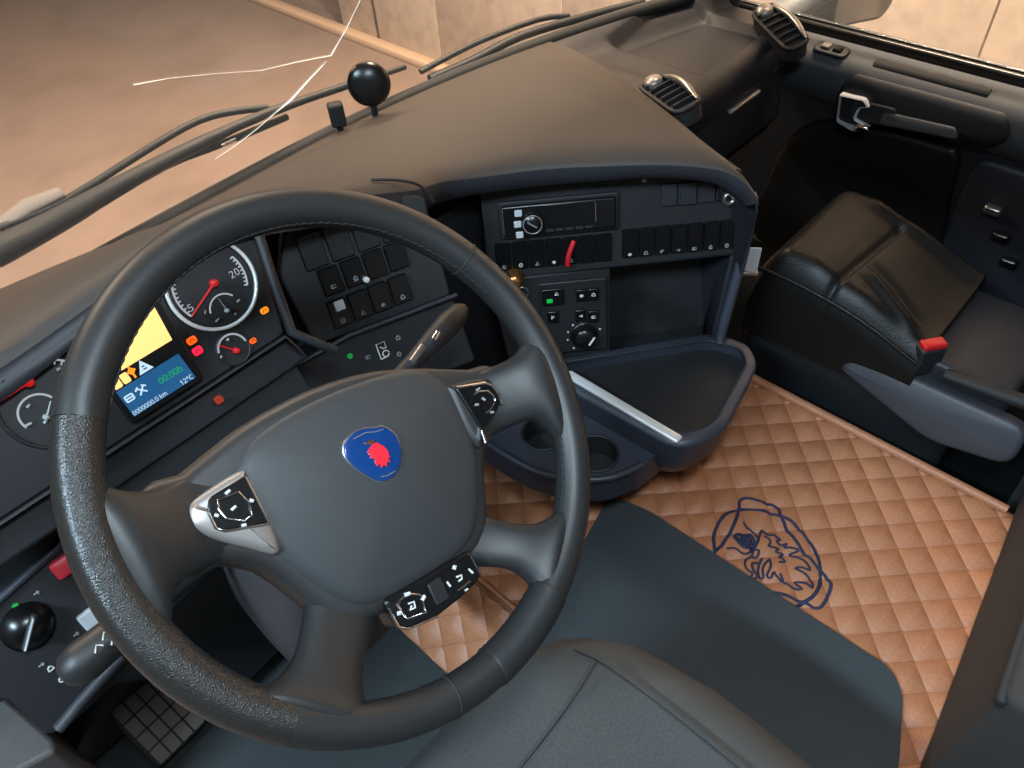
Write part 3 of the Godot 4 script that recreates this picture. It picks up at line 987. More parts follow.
func console_panel():
	var f := frame(Vector3(0.62, 0.58, -0.28), -43, 15)
	var t := thing("console_panel", "black centre console panel with two rows of rocker switches", "console", f)
	var b := Mb.new()
	b.prism(P2([-115, 58, 200, 52, 285, 36, 302, 14, 310, -10, 304, -104, -115, -112]), -0.03, -0.004, 0.002)
	part("upper_board", b, M.black, t)
	b = Mb.new()
	b.prism(P2([-115, -112, 84, -110, 84, -290, -90, -290]), -0.03, -0.004, 0.002)
	part("lower_board", b, M.black, t)
	# raised trim that frames the right side
	b = Mb.new()
	var tr := smooth3([Vector3(0.313, -0.012, -0.016), Vector3(0.312, -0.03, -0.003), Vector3(0.298, -0.12, 0.004), Vector3(0.276, -0.235, 0.006), Vector3(0.272, -0.262, 0.01)], 4)
	b.tube(tr, 0.009, 10)
	part("side_trim", b, M.bluegrey, t)
	b = Mb.new()
	b.prism(P2([296, 0, 310, -6, 312, -26, 296, -130, 274, -270, 258, -270, 284, -104]), -0.05, -0.003, 0.003)
	part("side_board", b, M.fascia, t)
	# open pocket under the switches
	b = Mb.new()
	var z1 := -0.09
	b.quad(Vector3(0.084, -0.106, z1), Vector3(0.295, -0.104, z1), Vector3(0.27, -0.285, z1), Vector3(0.084, -0.29, z1))
	b.quad(Vector3(0.084, -0.106, 0), Vector3(0.084, -0.106, z1), Vector3(0.084, -0.29, z1), Vector3(0.084, -0.29, 0))
	b.quad(Vector3(0.290, -0.104, 0), Vector3(0.268, -0.285, 0), Vector3(0.268, -0.285, z1), Vector3(0.290, -0.104, z1))
	b.quad(Vector3(0.084, -0.106, 0), Vector3(0.295, -0.104, 0), Vector3(0.295, -0.104, z1), Vector3(0.084, -0.106, z1))
	b.quad(Vector3(0.084, -0.285, 0), Vector3(0.084, -0.285, z1), Vector3(0.268, -0.280, z1), Vector3(0.268, -0.280, 0))
	part("storage_pocket", b, M.black, t)
	for k in 7:
		rocker(t, -0.088 + 0.027 * k, -0.071, 0.0245, 0.046, k + 1, -0.016, M.black_gloss, M.white_print if k in [1, 3] else M.dim_print, -0.004, k > 4)
	b = Mb.new()
	var rp := [Vector3(0.026, -0.052, 0.006), Vector3(0.020, -0.065, 0.0075), Vector3(0.015, -0.080, 0.008), Vector3(0.014, -0.094, 0.006)]
	b.tube(smooth3(rp, 3), 0.0042, 8, false, true, 0.6)
	part("red_lever", b, M.red_plastic, t)
	for k in 7:
		rocker(t, 0.116 + 0.0263 * k, -0.068, 0.0235, 0.048, k + 4, -0.018, M.black_gloss, M.white_print if k == 0 else M.dim_print, -0.004, false)
	for k in 4:
		b = Mb.new()
		b.prism(rrect(0.026, 0.036, 0.002, Vector2(0.178 + 0.030 * k, 0.006)), -0.006, 0.0 if k != 1 else 0.002, 0.0015)
		part("slot_cover", b, M.fascia if k < 3 else M.black_gloss, t)
	for k in 3:
		b = Mb.new()
		b.rbox(0.0018, 0.033, 0.003, 0.0008, Vector3(0.1935 + 0.030 * k, 0.007, 0.001))
		part("slot_edge", b, M.bluegrey, t)
	b = Mb.new()
	b.lathe([[0.004, 0.002], [0.006, 0.006], [0.010, 0.006], [0.011, 0.0], [0.011, -0.006]], 16, Vector3(0.272, -0.008, 0))
	part("socket_ring", b, M.dull_chrome, t)
	b = Mb.new()
	b.lathe([[0.0, 0.001], [0.0035, 0.001], [0.004, -0.004]], 10, Vector3(0.138, 0.033, 0))
	part("indicator_lens", b, M.white_print, t)
	# brass lighter knob and ring at the left
	b = Mb.new()
	b.lathe([[0.0, 0.022], [0.010, 0.021], [0.013, 0.016], [0.012, 0.006], [0.016, 0.002], [0.016, -0.004]], 20, Vector3(-0.074, -0.108, 0))
	part("lighter_knob", b, M.brass, t)
	b = Mb.new()
	b.tube(arc(Vector2(-0.062, -0.136), 0.010, 0, 340, 18, 0.002), 0.0016, 6)
	part("key_ring", b, M.dull_chrome, t)
	b = Mb.new()
	b.lathe([[0.0, 0.004], [0.004, 0.004], [0.005, -0.004]], 10, Vector3(-0.07, -0.122, 0))
	part("small_button", b, M.white_print, t)

func radio():
	var f := frame(Vector3(0.62, 0.58, -0.28), -43, 15)
	var t := thing("car_radio", "black car radio with silver dial knob in the centre console", "radio", f)
	var b := Mb.new()
	b.prism(rrect(0.188, 0.060, 0.004, Vector2(0.004, -0.010)), -0.02, 0.004, 0.002)
	part("frame", b, M.black, t)
	b = Mb.new()
	b.prism(rrect(0.178, 0.050, 0.004, Vector2(0.004, -0.010)), 0.0, 0.010, 0.003)
	part("front_plate", b, M.black_gloss, t)
	b = Mb.new()
	b.prism(rrect(0.080, 0.036, 0.002, Vector2(0.019, -0.006)), 0.006, 0.0112, 0.0005)
	part("display", b, M.black_gloss, t)
	b = Mb.new()
	b.rbox(0.002, 0.032, 0.002, 0.0006, Vector3(0.0605, -0.006, 0.011))
	part("display_edge", b, M.dull_chrome, t)
	b = Mb.new()
	b.lathe([[0.0, 0.024], [0.013, 0.024], [0.0155, 0.021], [0.016, 0.010]], 28, Vector3(-0.039, -0.013, 0))
	var k := part("dial_knob", b, M.black_gloss, t)
	b = Mb.new()
	b.tube(arc(Vector2(-0.039, -0.013), 0.0145, 0, 360, 28, 0.023), 0.0010, 5)
	b.lines([[-0.047, -0.008, -0.033, -0.018]], 0.0016, 0.0245)
	part("knob_mark", b, M.silver, k)
	for i in 3:
		b = Mb.new()
		b.rbox(0.012, 0.011, 0.004, 0.002, Vector3(-0.0635 + (0.002 if i == 1 else 0.004), 0.003 - 0.0175 * i, 0.011))
		part("key", b, M.pale_grey, t)
	b = Mb.new()
	b.lines([[-0.084, 0.012, -0.084, -0.030]], 0.0012, 0.010)
	part("edge_strip", b, M.dull_chrome, t)
	for i in 5:
		b = Mb.new()
		b.rbox(0.013, 0.005, 0.003, 0.001, Vector3(-0.012 + 0.0155 * i, -0.0295, 0.0105))
		part("preset_key", b, M.black, t)

func climate():
	var f := frame(Vector3(0.62, 0.58, -0.28), -43, 15)
	var t := thing("climate_control", "black heater control unit with buttons and dial under the radio", "heater control", f)
	var b := Mb.new()
	b.prism(rrect(0.112, 0.134, 0.004, Vector2(0.022, -0.190)), -0.01, 0.002, 0.002)
	part("plate", b, M.gauge_face, t)
	var keys := [[-12, -147], [35, -149], [55, -149], [-14, -184], [33, -186], [54, -190]]
	for i in keys.size():
		var q = keys[i]
		b = Mb.new()
		b.rbox(0.018 if i > 0 else 0.036, 0.022 if i > 0 else 0.030, 0.006, 0.002, Vector3(q[0] * 0.001, q[1] * 0.001, 0.004))
		var kk := part("push_button", b, M.black_gloss, t)
		b = Mb.new()
		b.lines(glyph(i + 3), 0.0008, 0.0074)
		part("button_symbol", b, M.white_print, kk, mv(q[0] * 0.001 + (0.006 if i == 0 else 0.0), q[1] * 0.001 + (0.006 if i == 0 else 0.0), 0))
	b = Mb.new()
	b.rbox(0.010, 0.007, 0.002, 0.001, Vector3(-0.018, -0.153, 0.0074))
	part("green_lamp", b, M.led_green, t)
	b = Mb.new()
	b.lathe([[0.0, 0.020], [0.016, 0.020], [0.019, 0.016], [0.021, 0.003], [0.024, 0.002]], 28, Vector3(0.038, -0.226, 0))
	var k := part("dial_knob", b, M.black_gloss, t)
	b = Mb.new()
	b.lines([[0.044, -0.236, 0.054, -0.222]], 0.0022, 0.0200)
	part("knob_mark", b, M.white_print, k)
	b = Mb.new()
	for a in [100, 130, 160, 190, 230, 20, 60]:
		var r := deg_to_rad(a)
		b.lathe([[0.0, 0.003], [0.0018, 0.003]], 8, Vector3(0.038 + cos(r) * 0.029, -0.226 + sin(r) * 0.029, 0))
	part("scale_dots", b, M.white_print, t)

# ---------------------------------------------------------------- tray and cup holders
func tray():
	var t := thing("storage_tray", "black open storage tray with a bright front edge below the console", "tray")
	var y1 := 0.332
	var outer := round2(planp([515, -245, 545, -240, 780, -64, 796, 2, 765, 38, 598, 74, 528, 42]), 0.035, 6)
	var inner := round2(planp([548, -205, 560, -215, 763, -53, 776, -1, 750, 24, 602, 54, 548, 24]), 0.03, 6)
	var b := Mb.new()
	var o := Mb.ccw(outer)
	var n := o.size()
	# outer shell, tapering down
	var rs := []
	var cen := Vector2(0.66, 0.08)
	for e in [[0.60, 0.20], [0.80, 0.215], [0.93, 0.255], [0.985, 0.30], [1.0, y1 - 0.008]]:
		var r := PackedVector3Array()
		for p in o:
			var q: Vector2 = cen + (p - cen) * e[0]
			r.append(Vector3(q.x, q.y, e[1]))
		rs.append(r)
	b.rows(rs, true, true, false)
	part("shell", b, M.bluegrey, t, plan())
	# rim and recessed floor with the same number of outline points
	var i2 := Mb.ccw(inner)
	var rim := []
	var a := PackedVector3Array()
	for p in o: a.append(Vector3(p.x, p.y, y1 - 0.008))
	rim.append(a)
	a = PackedVector3Array()
	for p in Mb.inset(o, 0.004): a.append(Vector3(p.x, p.y, y1))
	rim.append(a)
	a = PackedVector3Array()
	for p in o:
		var best := i2[0]
		for q in i2:
			if q.distance_to(p) < best.distance_to(p): best = q
		a.append(Vector3(best.x, best.y, y1 - 0.001))
	rim.append(a)
	var c := PackedVector3Array()
	for p in a: c.append(Vector3(p.x, p.y, y1 - 0.022))
	rim.append(c)
	b = Mb.new()
	b.rows(rim, true, false, false, [2])
	part("rim", b, M.bluegrey, t, plan())
	b = Mb.new()
	b.prism(i2, y1 - 0.03, y1 - 0.022, 0.0)
	part("tray_floor", b, M.black, t, plan())
	b = Mb.new()
	b.rbox(0.017, 0.008, 0.225, 0.004, Vector3(0.5385, y1 + 0.004, -0.078))
	part("bright_edge", b, M.bright, t)
	b = Mb.new()
	var pp := []
	for p in i2:
		if p.x > 0.56 or p.y < -0.03: pp.append(Vector3(p.x, y1 - 0.001, -p.y))
	b.tube(pp, 0.0022, 6)
	part("inner_bead", b, M.fascia, t)
	# cup holder console
	var t2 := thing("cup_holder", "dark blue grey console with two round cup holders beside the storage tray", "cup holder")
	var cs := CSGCombiner3D.new()
	cs.name = "console_body"
	t2.add_child(cs)
	var poly := CSGPolygon3D.new()
	poly.name = "block"
	poly.polygon = round2(planp([372, -300, 560, -300, 560, 2, 505, -4, 446, -30, 404, -80, 380, -155]), 0.02, 4)
	poly.depth = 0.060
	poly.transform = Transform3D(Basis(Vector3(1, 0, 0), Vector3(0, 0, -1), Vector3(0, 1, 0)), Vector3(0, 0.275, 0))
	poly.material = M.bluegrey
	cs.add_child(poly)
	for q in [[0.452, -0.170], [0.474, -0.077]]:
		var cy := CSGCylinder3D.new()
		cy.name = "hole"
		cy.operation = CSGShape3D.OPERATION_SUBTRACTION
		cy.radius = 0.035
		cy.height = 0.12
		cy.sides = 28
		cy.position = Vector3(q[0], 0.29, q[1])
		cy.material = M.rubber
		cs.add_child(cy, true)
		b = Mb.new()
		b.tube(arc(Vector2(q[0], -q[1]), 0.0365, 0, 360, 28, 0.2755), 0.0028, 6)
		part("cup_ring", b, M.fascia, t2, plan())
	b = Mb.new()
	b.tube(smooth3([Vector3(0.374, 0.274, -0.295), Vector3(0.381, 0.274, -0.15), Vector3(0.406, 0.274, -0.082), Vector3(0.448, 0.274, -0.032), Vector3(0.505, 0.274, -0.006)], 4), 0.006, 8)
	part("front_bead", b, M.bluegrey, t2)

# ---------------------------------------------------------------- steering
func column():
	var t := thing("steering_column", "grey shrouded steering column with two stalks under the wheel", "steering column", mv(0.042, 0.30, -0.10))
	var inv := t.transform.affine_inverse()
	var b := Mb.new()
	var rs := []
	for e in [[0.034, 0.752, -0.014, 0.045, 0.040], [0.030, 0.735, -0.028, 0.070, 0.055], [0.024, 0.69, -0.050, 0.088, 0.070], [0.016, 0.62, -0.072, 0.100, 0.085], [0.010, 0.52, -0.095, 0.100, 0.090], [0.006, 0.42, -0.125, 0.090, 0.085]]:
		var r := PackedVector3Array()
		for k in 28:
			var a := TAU * k / 28
			var cx := cos(a)
			var sy := sin(a)
			r.append(inv * Vector3(e[0] + signf(cx) * pow(absf(cx), 0.55) * e[3], e[1] - sy * 0.02, e[2] + signf(sy) * pow(absf(sy), 0.55) * e[4]))
		rs.append(r)
	b.rows(rs, true, false, true)
	part("shroud", b, M.seat_plastic, t)
	b = Mb.new()
	b.tube([inv * Vector3(-0.075, 0.66, 0.03), inv * Vector3(-0.03, 0.655, 0.040), inv * Vector3(0.08, 0.655, 0.040), inv * Vector3(0.12, 0.66, 0.02)], 0.003, 6)
	part("shroud_seam", b, M.rubber, t)
	# left stalk
	b = Mb.new()
	var lp := []
	for q in [-0.04, -0.10, -0.15, -0.185, -0.222, -0.236, -0.242]: lp.append(inv * Vector3(q, 0.655 + q * 0.03, -0.098))
	b.tube(lp, [0.009, 0.010, 0.012, 0.017, 0.019, 0.016, 0.008], 16)
	var st := part("indicator_stalk", b, M.hub_dark, t)
	b = Mb.new()
	for q in [[-0.196, -0.090], [-0.206, -0.084], [-0.193, -0.080]]:
		var c: Vector3 = inv * Vector3(q[0], 0.6685, q[1])
		b.tube([c + Vector3(-0.004, 0, 0.003), c + Vector3(0, 0, -0.003), c + Vector3(0.004, 0, 0.002)], 0.0009, 4)
	part("stalk_symbols", b, M.white_print, st)
	# right stalk
	b = Mb.new()
	lp = []
	for q in [[0.08, -0.105], [0.15, -0.120], [0.20, -0.130], [0.235, -0.137], [0.270, -0.144], [0.292, -0.148], [0.30, -0.150]]: lp.append(inv * Vector3(q[0], 0.668, q[1]))
	b.tube(lp, [0.008, 0.009, 0.010, 0.013, 0.015, 0.012, 0.006], 16)
	st = part("retarder_stalk", b, M.black, t)
	b = Mb.new()
	b.tube([inv * Vector3(0.190, 0.678, -0.122), inv * Vector3(0.215, 0.680, -0.128)], 0.005, 8)
	part("stalk_trim", b, M.dull_chrome, st)
	b = Mb.new()
	b.tube([inv * Vector3(0.228, 0.682, -0.126), inv * Vector3(0.240, 0.682, -0.130)], 0.004, 8)
	part("stalk_button", b, M.chrome, st)

func steering_wheel():
	var U := Vector3(0.9648, -0.2537, 0.0686)
	var V := Vector3(0.2228, 0.6507, -0.7259)
	var n := Vector3(0.1395, 0.7157, 0.6843)
	var t := thing("steering_wheel", "black leather steering wheel with worn rim and blue emblem on its hub", "steering wheel", Transform3D(Basis(U, V, n).orthonormalized(), Vector3(0.040, 0.787, 0.018)))
	var R := 0.2114
	var seg := func(a0: float, a1: float, r: float, cnt: int) -> Mb:
		var b := Mb.new()
		b.tube(arc(Vector2.ZERO, R, a0, a1, cnt), r, 20, false, true, 1.0, Vector3(0, 0, 1))
		return b
	part("rim", seg.call(226, 512, 0.0169, 90), M.wheel_leather, t)
	part("worn_rim", seg.call(152, 226, 0.0171, 30), M.worn_leather, t, Transform3D.IDENTITY, "worn shiny grey leather of the rim's left side")
	# tape wound round the rim at the lower right
	var rad := []
	for k in 33: rad.append(0.0177 + 0.0008 * (k % 2))
	var b := Mb.new()
	b.tube(arc(Vector2.ZERO, R, -86, -62, 32), rad, 20, false, true, 1.0, Vector3(0, 0, 1))
	part("tape_wrap", b, M.tape, t, Transform3D.IDENTITY, "black tape wound round the rim")
	# stitching along the inside
	b = Mb.new()
	for rg in [[25, 150], [-40, -8]]:
		var m := int(absf(rg[1] - rg[0]) / 1.1)
		var p := []
		for k in m:
			var a := deg_to_rad(lerpf(rg[0], rg[1], float(k) / m))
			var rr := R - 0.0161 - 0.0006 * (k % 2)
			p.append(Vector3(cos(a) * rr, sin(a) * rr, 0.0035 + 0.003 * (k % 2)))
		b.tube(p, 0.0010, 4)
	part("stitching", b, M.rubber, t)
	for a in [-98.0, 36.0]:
		b = Mb.new()
		var c := Vector3(cos(deg_to_rad(a)) * R, sin(deg_to_rad(a)) * R, 0)
		var d := Vector3(cos(deg_to_rad(a)), sin(deg_to_rad(a)), 0)
		var p := []
		for k in 20:
			var q := TAU * k / 20
			p.append(c + (d * cos(q) + Vector3(0, 0, 1) * sin(q)) * 0.0170)
		b.tube(p, 0.0011, 5, true)
		part("rim_seam", b, M.rubber, t)
	# spokes: [centre x, y, z, half width, half thickness] from hub to rim
	var spokes := [
		[[-0.085, 0.004, -0.030, 0.046, 0.016], [-0.130, 0.004, -0.026, 0.036, 0.015], [-0.158, 0.004, -0.014, 0.033, 0.014], [-0.178, 0.005, -0.004, 0.038, 0.015], [-0.192, 0.004, 0.0, 0.054, 0.015], [-0.203, 0.003, 0.0, 0.066, 0.012]],
		[[0.085, -0.004, -0.030, 0.046, 0.016], [0.130, -0.008, -0.026, 0.033, 0.015], [0.158, -0.010, -0.014, 0.030, 0.014], [0.178, -0.012, -0.004, 0.034, 0.015], [0.192, -0.015, 0.0, 0.050, 0.015], [0.203, -0.018, 0.0, 0.064, 0.012]],
		[[-0.048, -0.089, -0.038, 0.036, 0.014], [-0.076, -0.1142, -0.026, 0.029, 0.014], [-0.100, -0.136, -0.013, 0.028, 0.014], [-0.114, -0.1487, -0.006, 0.035, 0.015], [-0.123, -0.1569, 0.0, 0.050, 0.015], [-0.129, -0.1623, 0.0, 0.068, 0.012]],
		[[0.045, -0.092, -0.038, 0.036, 0.014], [0.070, -0.118, -0.026, 0.024, 0.013], [0.092, -0.136, -0.013, 0.021, 0.013], [0.106, -0.1493, -0.006, 0.027, 0.014], [0.116, -0.1588, 0.0, 0.040, 0.014], [0.123, -0.1655, 0.0, 0.056, 0.011]]]
	for s in spokes:
		b = Mb.new()
		var rs := []
		for i in s.size():
			var q = s[i]
			var a := Vector2(s[maxi(i - 1, 0)][0], s[maxi(i - 1, 0)][1])
			var e := Vector2(s[mini(i + 1, s.size() - 1)][0], s[mini(i + 1, s.size() - 1)][1])
			var d := (e - a).normalized()
			var w := Vector3(-d.y, d.x, 0)
			var r := PackedVector3Array()
			for k in 20:
				var an := TAU * k / 20
				var cx := cos(an)
				var sy := sin(an)
				r.append(Vector3(q[0], q[1], q[2]) + w * signf(cx) * pow(absf(cx), 0.75) * q[3] + Vector3(0, 0, 1) * signf(sy) * pow(absf(sy), 0.75) * q[4])
			rs.append(r)
		var fine := []
		for i in rs.size() - 1:
			for k in 4:
				var row := PackedVector3Array()
				for j in 20: row.append(rs[i][j].cubic_interpolate(rs[i + 1][j], rs[maxi(i - 1, 0)][j], rs[mini(i + 2, rs.size() - 1)][j], k / 4.0))
				fine.append(row)
		fine.append(rs[-1])
		b.rows(fine, true)
		part("spoke", b, M.wheel_leather, t)
	# hub body and airbag cover
	var pad := smooth2(P2([0, 57, 48, 54, 88, 44, 108, 22, 113, -8, 106, -40, 88, -80, 66, -110, 40, -120, 0, -122, -40, -120, -66, -110, -88, -80, -106, -40, -113, -8, -108, 22, -88, 44, -48, 54]), 3)
	b = Mb.new()
	b.puff(smooth2(P2([-168, 40, -138, 41, -88, 56, -40, 63, 0, 64, 45, 59, 92, 45, 138, 27, 166, 20, 168, -30, 140, -36, 114, -50, 96, -84, 78, -118, 40, -128, -40, -128, -78, -118, -96, -84, -114, -50, -140, -32, -168, -28]), 2), -0.046, -0.013, 0.012, 0.0, 4)
	part("hub_body", b, M.hub_dark, t)
	b = Mb.new()
	b.puff(pad, -0.030, -0.008, 0.014, 0.009, 7)
	part("airbag_cover", b, M.hub_pad, t)
	# button pods
	var sil := smooth2(P2([-148, 14, -140, 19, -103, 25, -97, 18, -97, -22, -101, -44, -118, -31, -142, -10, -151, 2]), 3)
	b = Mb.new()
	b.puff(sil, -0.028, -0.0045, 0.006, 0.001, 3)
	var pod := part("spoke_trim", b, M.silver, t)
	b = Mb.new()
	b.prism(round2(P2([-101, 20, -131, 16, -136, 8, -136, -6, -131, -11, -100, -20]), 0.003), -0.012, -0.0025, 0.0015)
	part("button_plate", b, M.black_gloss, pod)
	for l in [[-0.136, 0.008, -0.136, -0.006, -0.131, -0.011, -0.100, -0.020]]: strokes(pod, "button_outline", l, 0.0010, -0.0022, M.chrome)
	for l in [[-0.111, 0.011, -0.127, 0.011, -0.129, 0.005, -0.127, -0.003, -0.116, -0.010, -0.109, -0.009, -0.1075, 0.0, -0.111, 0.011]]: strokes(pod, "button_outline", l, 0.0010, -0.0016, M.chrome)
	for l in [[-0.120, 0.0135, -0.116, 0.0145], [-0.106, 0.002, -0.104, 0.000], [-0.133, 0.003, -0.131, 0.001], [-0.119, -0.0125, -0.116, -0.0135], [-0.121, 0.001, -0.117, 0.002]]: strokes(pod, "button_symbol", l, 0.0013, -0.0016, M.white_print)
	var silr := smooth2(P2([147, 8, 138, 14, 103, 20, 98, 14, 97, -22, 103, -44, 116, -33, 140, -20, 150, -6]), 3)
	b = Mb.new()
	b.puff(silr, -0.028, -0.006, 0.006, 0.001, 3)
	pod = part("spoke_trim", b, M.hub_dark, t)
	b = Mb.new()
	b.prism(round2(P2([103, 15, 134, 8, 142, 0, 142, -15, 110, -30]), 0.003), -0.012, -0.003, 0.0015)
	part("button_plate", b, M.black_gloss, pod)
	for l in [[0.103, 0.0155, 0.134, 0.0085, 0.140, 0.004, 0.143, -0.006, 0.142, -0.016]]: strokes(pod, "button_outline", l, 0.0015, -0.0022, M.chrome)
	for l in [[0.117, 0.003, 0.124, 0.0035, 0.133, 0.001, 0.137, -0.006, 0.136, -0.011, 0.127, -0.016, 0.120, -0.017]]: strokes(pod, "button_outline", l, 0.0010, -0.0018, M.chrome)
	for l in [[0.110, -0.030, 0.108, -0.042]]: strokes(pod, "button_outline", l, 0.0016, -0.004, M.chrome)
	for l in [[0.122, 0.0055, 0.126, 0.0060], [0.126, -0.0185, 0.129, -0.0195], [0.114, -0.006, 0.117, -0.007], [0.124, -0.003, 0.126, -0.006]]: strokes(pod, "button_symbol", l, 0.0013, -0.0018, M.dim_print)
	# lower buttons between the bottom spokes
	b = Mb.new()
	b.puff(round2(P2([-42, -116, -41, -141, -32, -148, -5, -152, 23, -150, 46, -146, 52, -138, 50, -118]), 0.005), -0.032, -0.009, 0.004, 0.0, 3)
	pod = part("lower_pod", b, M.black_gloss, t)
	for l in [[-0.041, -0.124, -0.040, -0.141, -0.033, -0.1465, -0.006, -0.151], [-0.022, -0.121, -0.033, -0.125, -0.031, -0.139, -0.013, -0.143, -0.011, -0.128, -0.022, -0.121]]: strokes(pod, "button_outline", l, 0.0012, -0.0082, M.chrome)
	for l in [[0.047, -0.122, 0.048, -0.144], [0.021, -0.1425, 0.036, -0.1415]]: strokes(pod, "button_outline", l, 0.0010, -0.0082, M.chrome)
	for l in [[-0.036, -0.131, -0.033, -0.132], [-0.024, -0.1215, -0.019, -0.1225], [-0.012, -0.133, -0.008, -0.131]]: strokes(pod, "button_symbol", l, 0.0019, -0.0082, M.white_print)
	for l in [[-0.024, -0.129, -0.019, -0.130, -0.020, -0.135, -0.025, -0.134, -0.022, -0.132]]: strokes(pod, "button_symbol", l, 0.0009, -0.0080, M.white_print)
	for l in [[0.026, -0.124, 0.030, -0.124], [0.028, -0.122, 0.028, -0.126], [0.016, -0.131, 0.017, -0.136], [0.026, -0.132, 0.031, -0.133, 0.030, -0.136, 0.026, -0.136], [0.040, -0.132, 0.042, -0.137], [0.028, -0.146, 0.031, -0.146]]: strokes(pod, "button_symbol", l, 0.0010, -0.0082, M.white_print)
	b = Mb.new()
	b.rbox(0.014, 0.020, 0.003, 0.0015, Vector3(0.005, -0.134, -0.0085))
	part("middle_key", b, M.gauge_face, pod)
	# emblem
	var out := smooth2(P2([-23, 6, -20, 11, -7, 16, 3, 15, 11, 12, 17, 11, 22, 6, 25, -1, 24, -11, 21, -19, 15, -25, 9, -30, 0, -31, -6, -29, -12, -23, -17, -16, -21, -9, -24, 0]), 2)
	b = Mb.new()
	b.puff(Mb.inset(Mb.ccw(out), -0.0012), -0.004, 0.0015, 0.001, 0.0, 3)
	var em := part("emblem", b, M.dull_chrome, t, Transform3D.IDENTITY, "blue shield emblem with red griffin head")
	b = Mb.new()
	b.puff(out, 0.0, 0.0028, 0.001, 0.0012, 5)
	part("blue_field", b, M.emblem_blue, em)
	b = Mb.new()
	b.prism(P2([-7, -3, -3, -1, 0, 1, 5, 1, 9, -4, 11, -9, 10, -13, 11, -15, 8, -15, 9, -19, 6, -17, 4, -21, 2, -18, -1, -20, -1, -16, -4, -17, -4, -13, -3, -10, -7, -8, -4, -7, -7, -5, -4, -4]), 0.002, 0.0048, 0.0003)
	part("griffin_head", b, M.emblem_red, em)
	b = Mb.new()
	b.prism(P2([-6, 5, -4, 2.5, 1, 1.5, 4, 2.5, 3, 5, 1, 3.4, -1, 6, -2.4, 3.8]), 0.002, 0.0046, 0.0003)
	part("griffin_crown", b, M.brass, em)
	b = Mb.new()
	b.lines([[-0.012, 0.0115, 0.0, 0.012, 0.009, 0.009, 0.016, 0.0085]], 0.0005, 0.0034)
	part("field_line", b, M.silver, em)
	b = Mb.new()
	b.lines([[-0.004, -0.026, 0.002, -0.0275, 0.010, -0.027]], 0.0005, 0.0034)
	part("field_line", b, M.silver, em)

func strokes(parent: Node, called: String, l: Array, r: float, z: float, m: Material):
	var b := Mb.new()
	b.lines([l], r, z)
	part(called, b, m, parent)

# ---------------------------------------------------------------- light switch panel at the lower left
func light_panel():
	var t := thing("light_switch_panel", "black light switch panel with rotary knob left of the steering column", "switch panel", frame(Vector3(-0.25, 0.55, -0.30), 0, 32))
	var b := Mb.new()
	b.prism(round2(P2([-150, 105, 95, 105, 95, 22, 60, -150, -46, -158, -64, -150, -66, -85, -150, -75]), 0.01), -0.03, -0.004, 0.003)
	part("board", b, M.black, t)
	b = Mb.new()
	b.tube([Vector3(-0.06, 0.001, 0.0), Vector3(0.0, 0.009, 0.0), Vector3(0.075, 0.019, 0.0)], 0.005, 8)
	part("divider_rib", b, M.bluegrey, t)
	b = Mb.new()
	b.tube([Vector3(-0.052, -0.150, 0.0), Vector3(-0.02, -0.142, 0.0), Vector3(0.04, -0.130, 0.0)], 0.007, 8)
	part("lower_rib", b, M.seat_plastic, t)
	b = Mb.new()
	b.lathe([[0.0, 0.016], [0.006, 0.016], [0.020, 0.012], [0.023, 0.003], [0.026, 0.001], [0.027, -0.004]], 28, Vector3(-0.008, -0.036, 0))
	var k := part("rotary_knob", b, M.black_gloss, t)
	b = Mb.new()
	b.rbox(0.008, 0.040, 0.010, 0.003, Vector3.ZERO)
	var gr := part("knob_grip", b, M.gauge_face, k, Transform3D(Basis(Vector3(0, 0, 1), deg_to_rad(-48)), Vector3(-0.008, -0.036, 0.017)))
	b = Mb.new()
	b.lines([[-0.022, -0.048, 0.003, -0.025]], 0.0014, 0.0225)
	part("grip_line", b, M.pale_grey, k)
	b = Mb.new()
	b.puff(rrect(0.028, 0.022, 0.005), 0, 0.008, 0.003, 0.001)
	part("red_button", b, M.pink_red, t, mv(0.056, -0.004, -0.004))
	b = Mb.new()
	b.puff(rrect(0.022, 0.020, 0.003), 0, 0.008, 0.002, 0.0)
	part("white_button", b, M.pale_grey, t, mv(0.041, -0.070, -0.004))
	for q in [[68, 46, 0, 1], [35, 41, 2, 1], [18, -11, 7, 0], [-4, -9, 4, 2], [9, -24, 6, 1], [-8, -58, 2, 0], [6, -50, 5, 1], [-18, -108, 2, 1], [-19, -90, 5, 1], [-23, -80, 7, 0], [20, -76, 7, 0], [0, 60, 3, 0]]:
		b = Mb.new()
		b.lines(glyph(q[2]), 0.0009, -0.0032)
		part("switch_symbol", b, [M.dim_print, M.white_print, M.led_green][q[3]], t, mv(q[0] * 0.001, q[1] * 0.001, 0))
	# key-shaped symbol on the knee panel behind the rim
	var w := thing("knee_switch", "small black switch with white symbol under the wheel's left spoke", "switch", frame(Vector3(-0.135, 0.60, -0.135), 0, 45))
	b = Mb.new()
	b.puff(round2(P2([-22, -16, 30, -10, 34, 16, -18, 14]), 0.006), -0.05, 0.0, 0.003, 0.0)
	part("switch_body", b, M.black, w)
	b = Mb.new()
	b.lines([[-0.006, 0.0, 0.0, 0.006, 0.006, 0.004, 0.004, -0.004, -0.006, 0.0], [-0.001, 0.0, 0.002, 0.002]], 0.0010, 0.0004)
	part("switch_symbol", b, M.white_print, w)

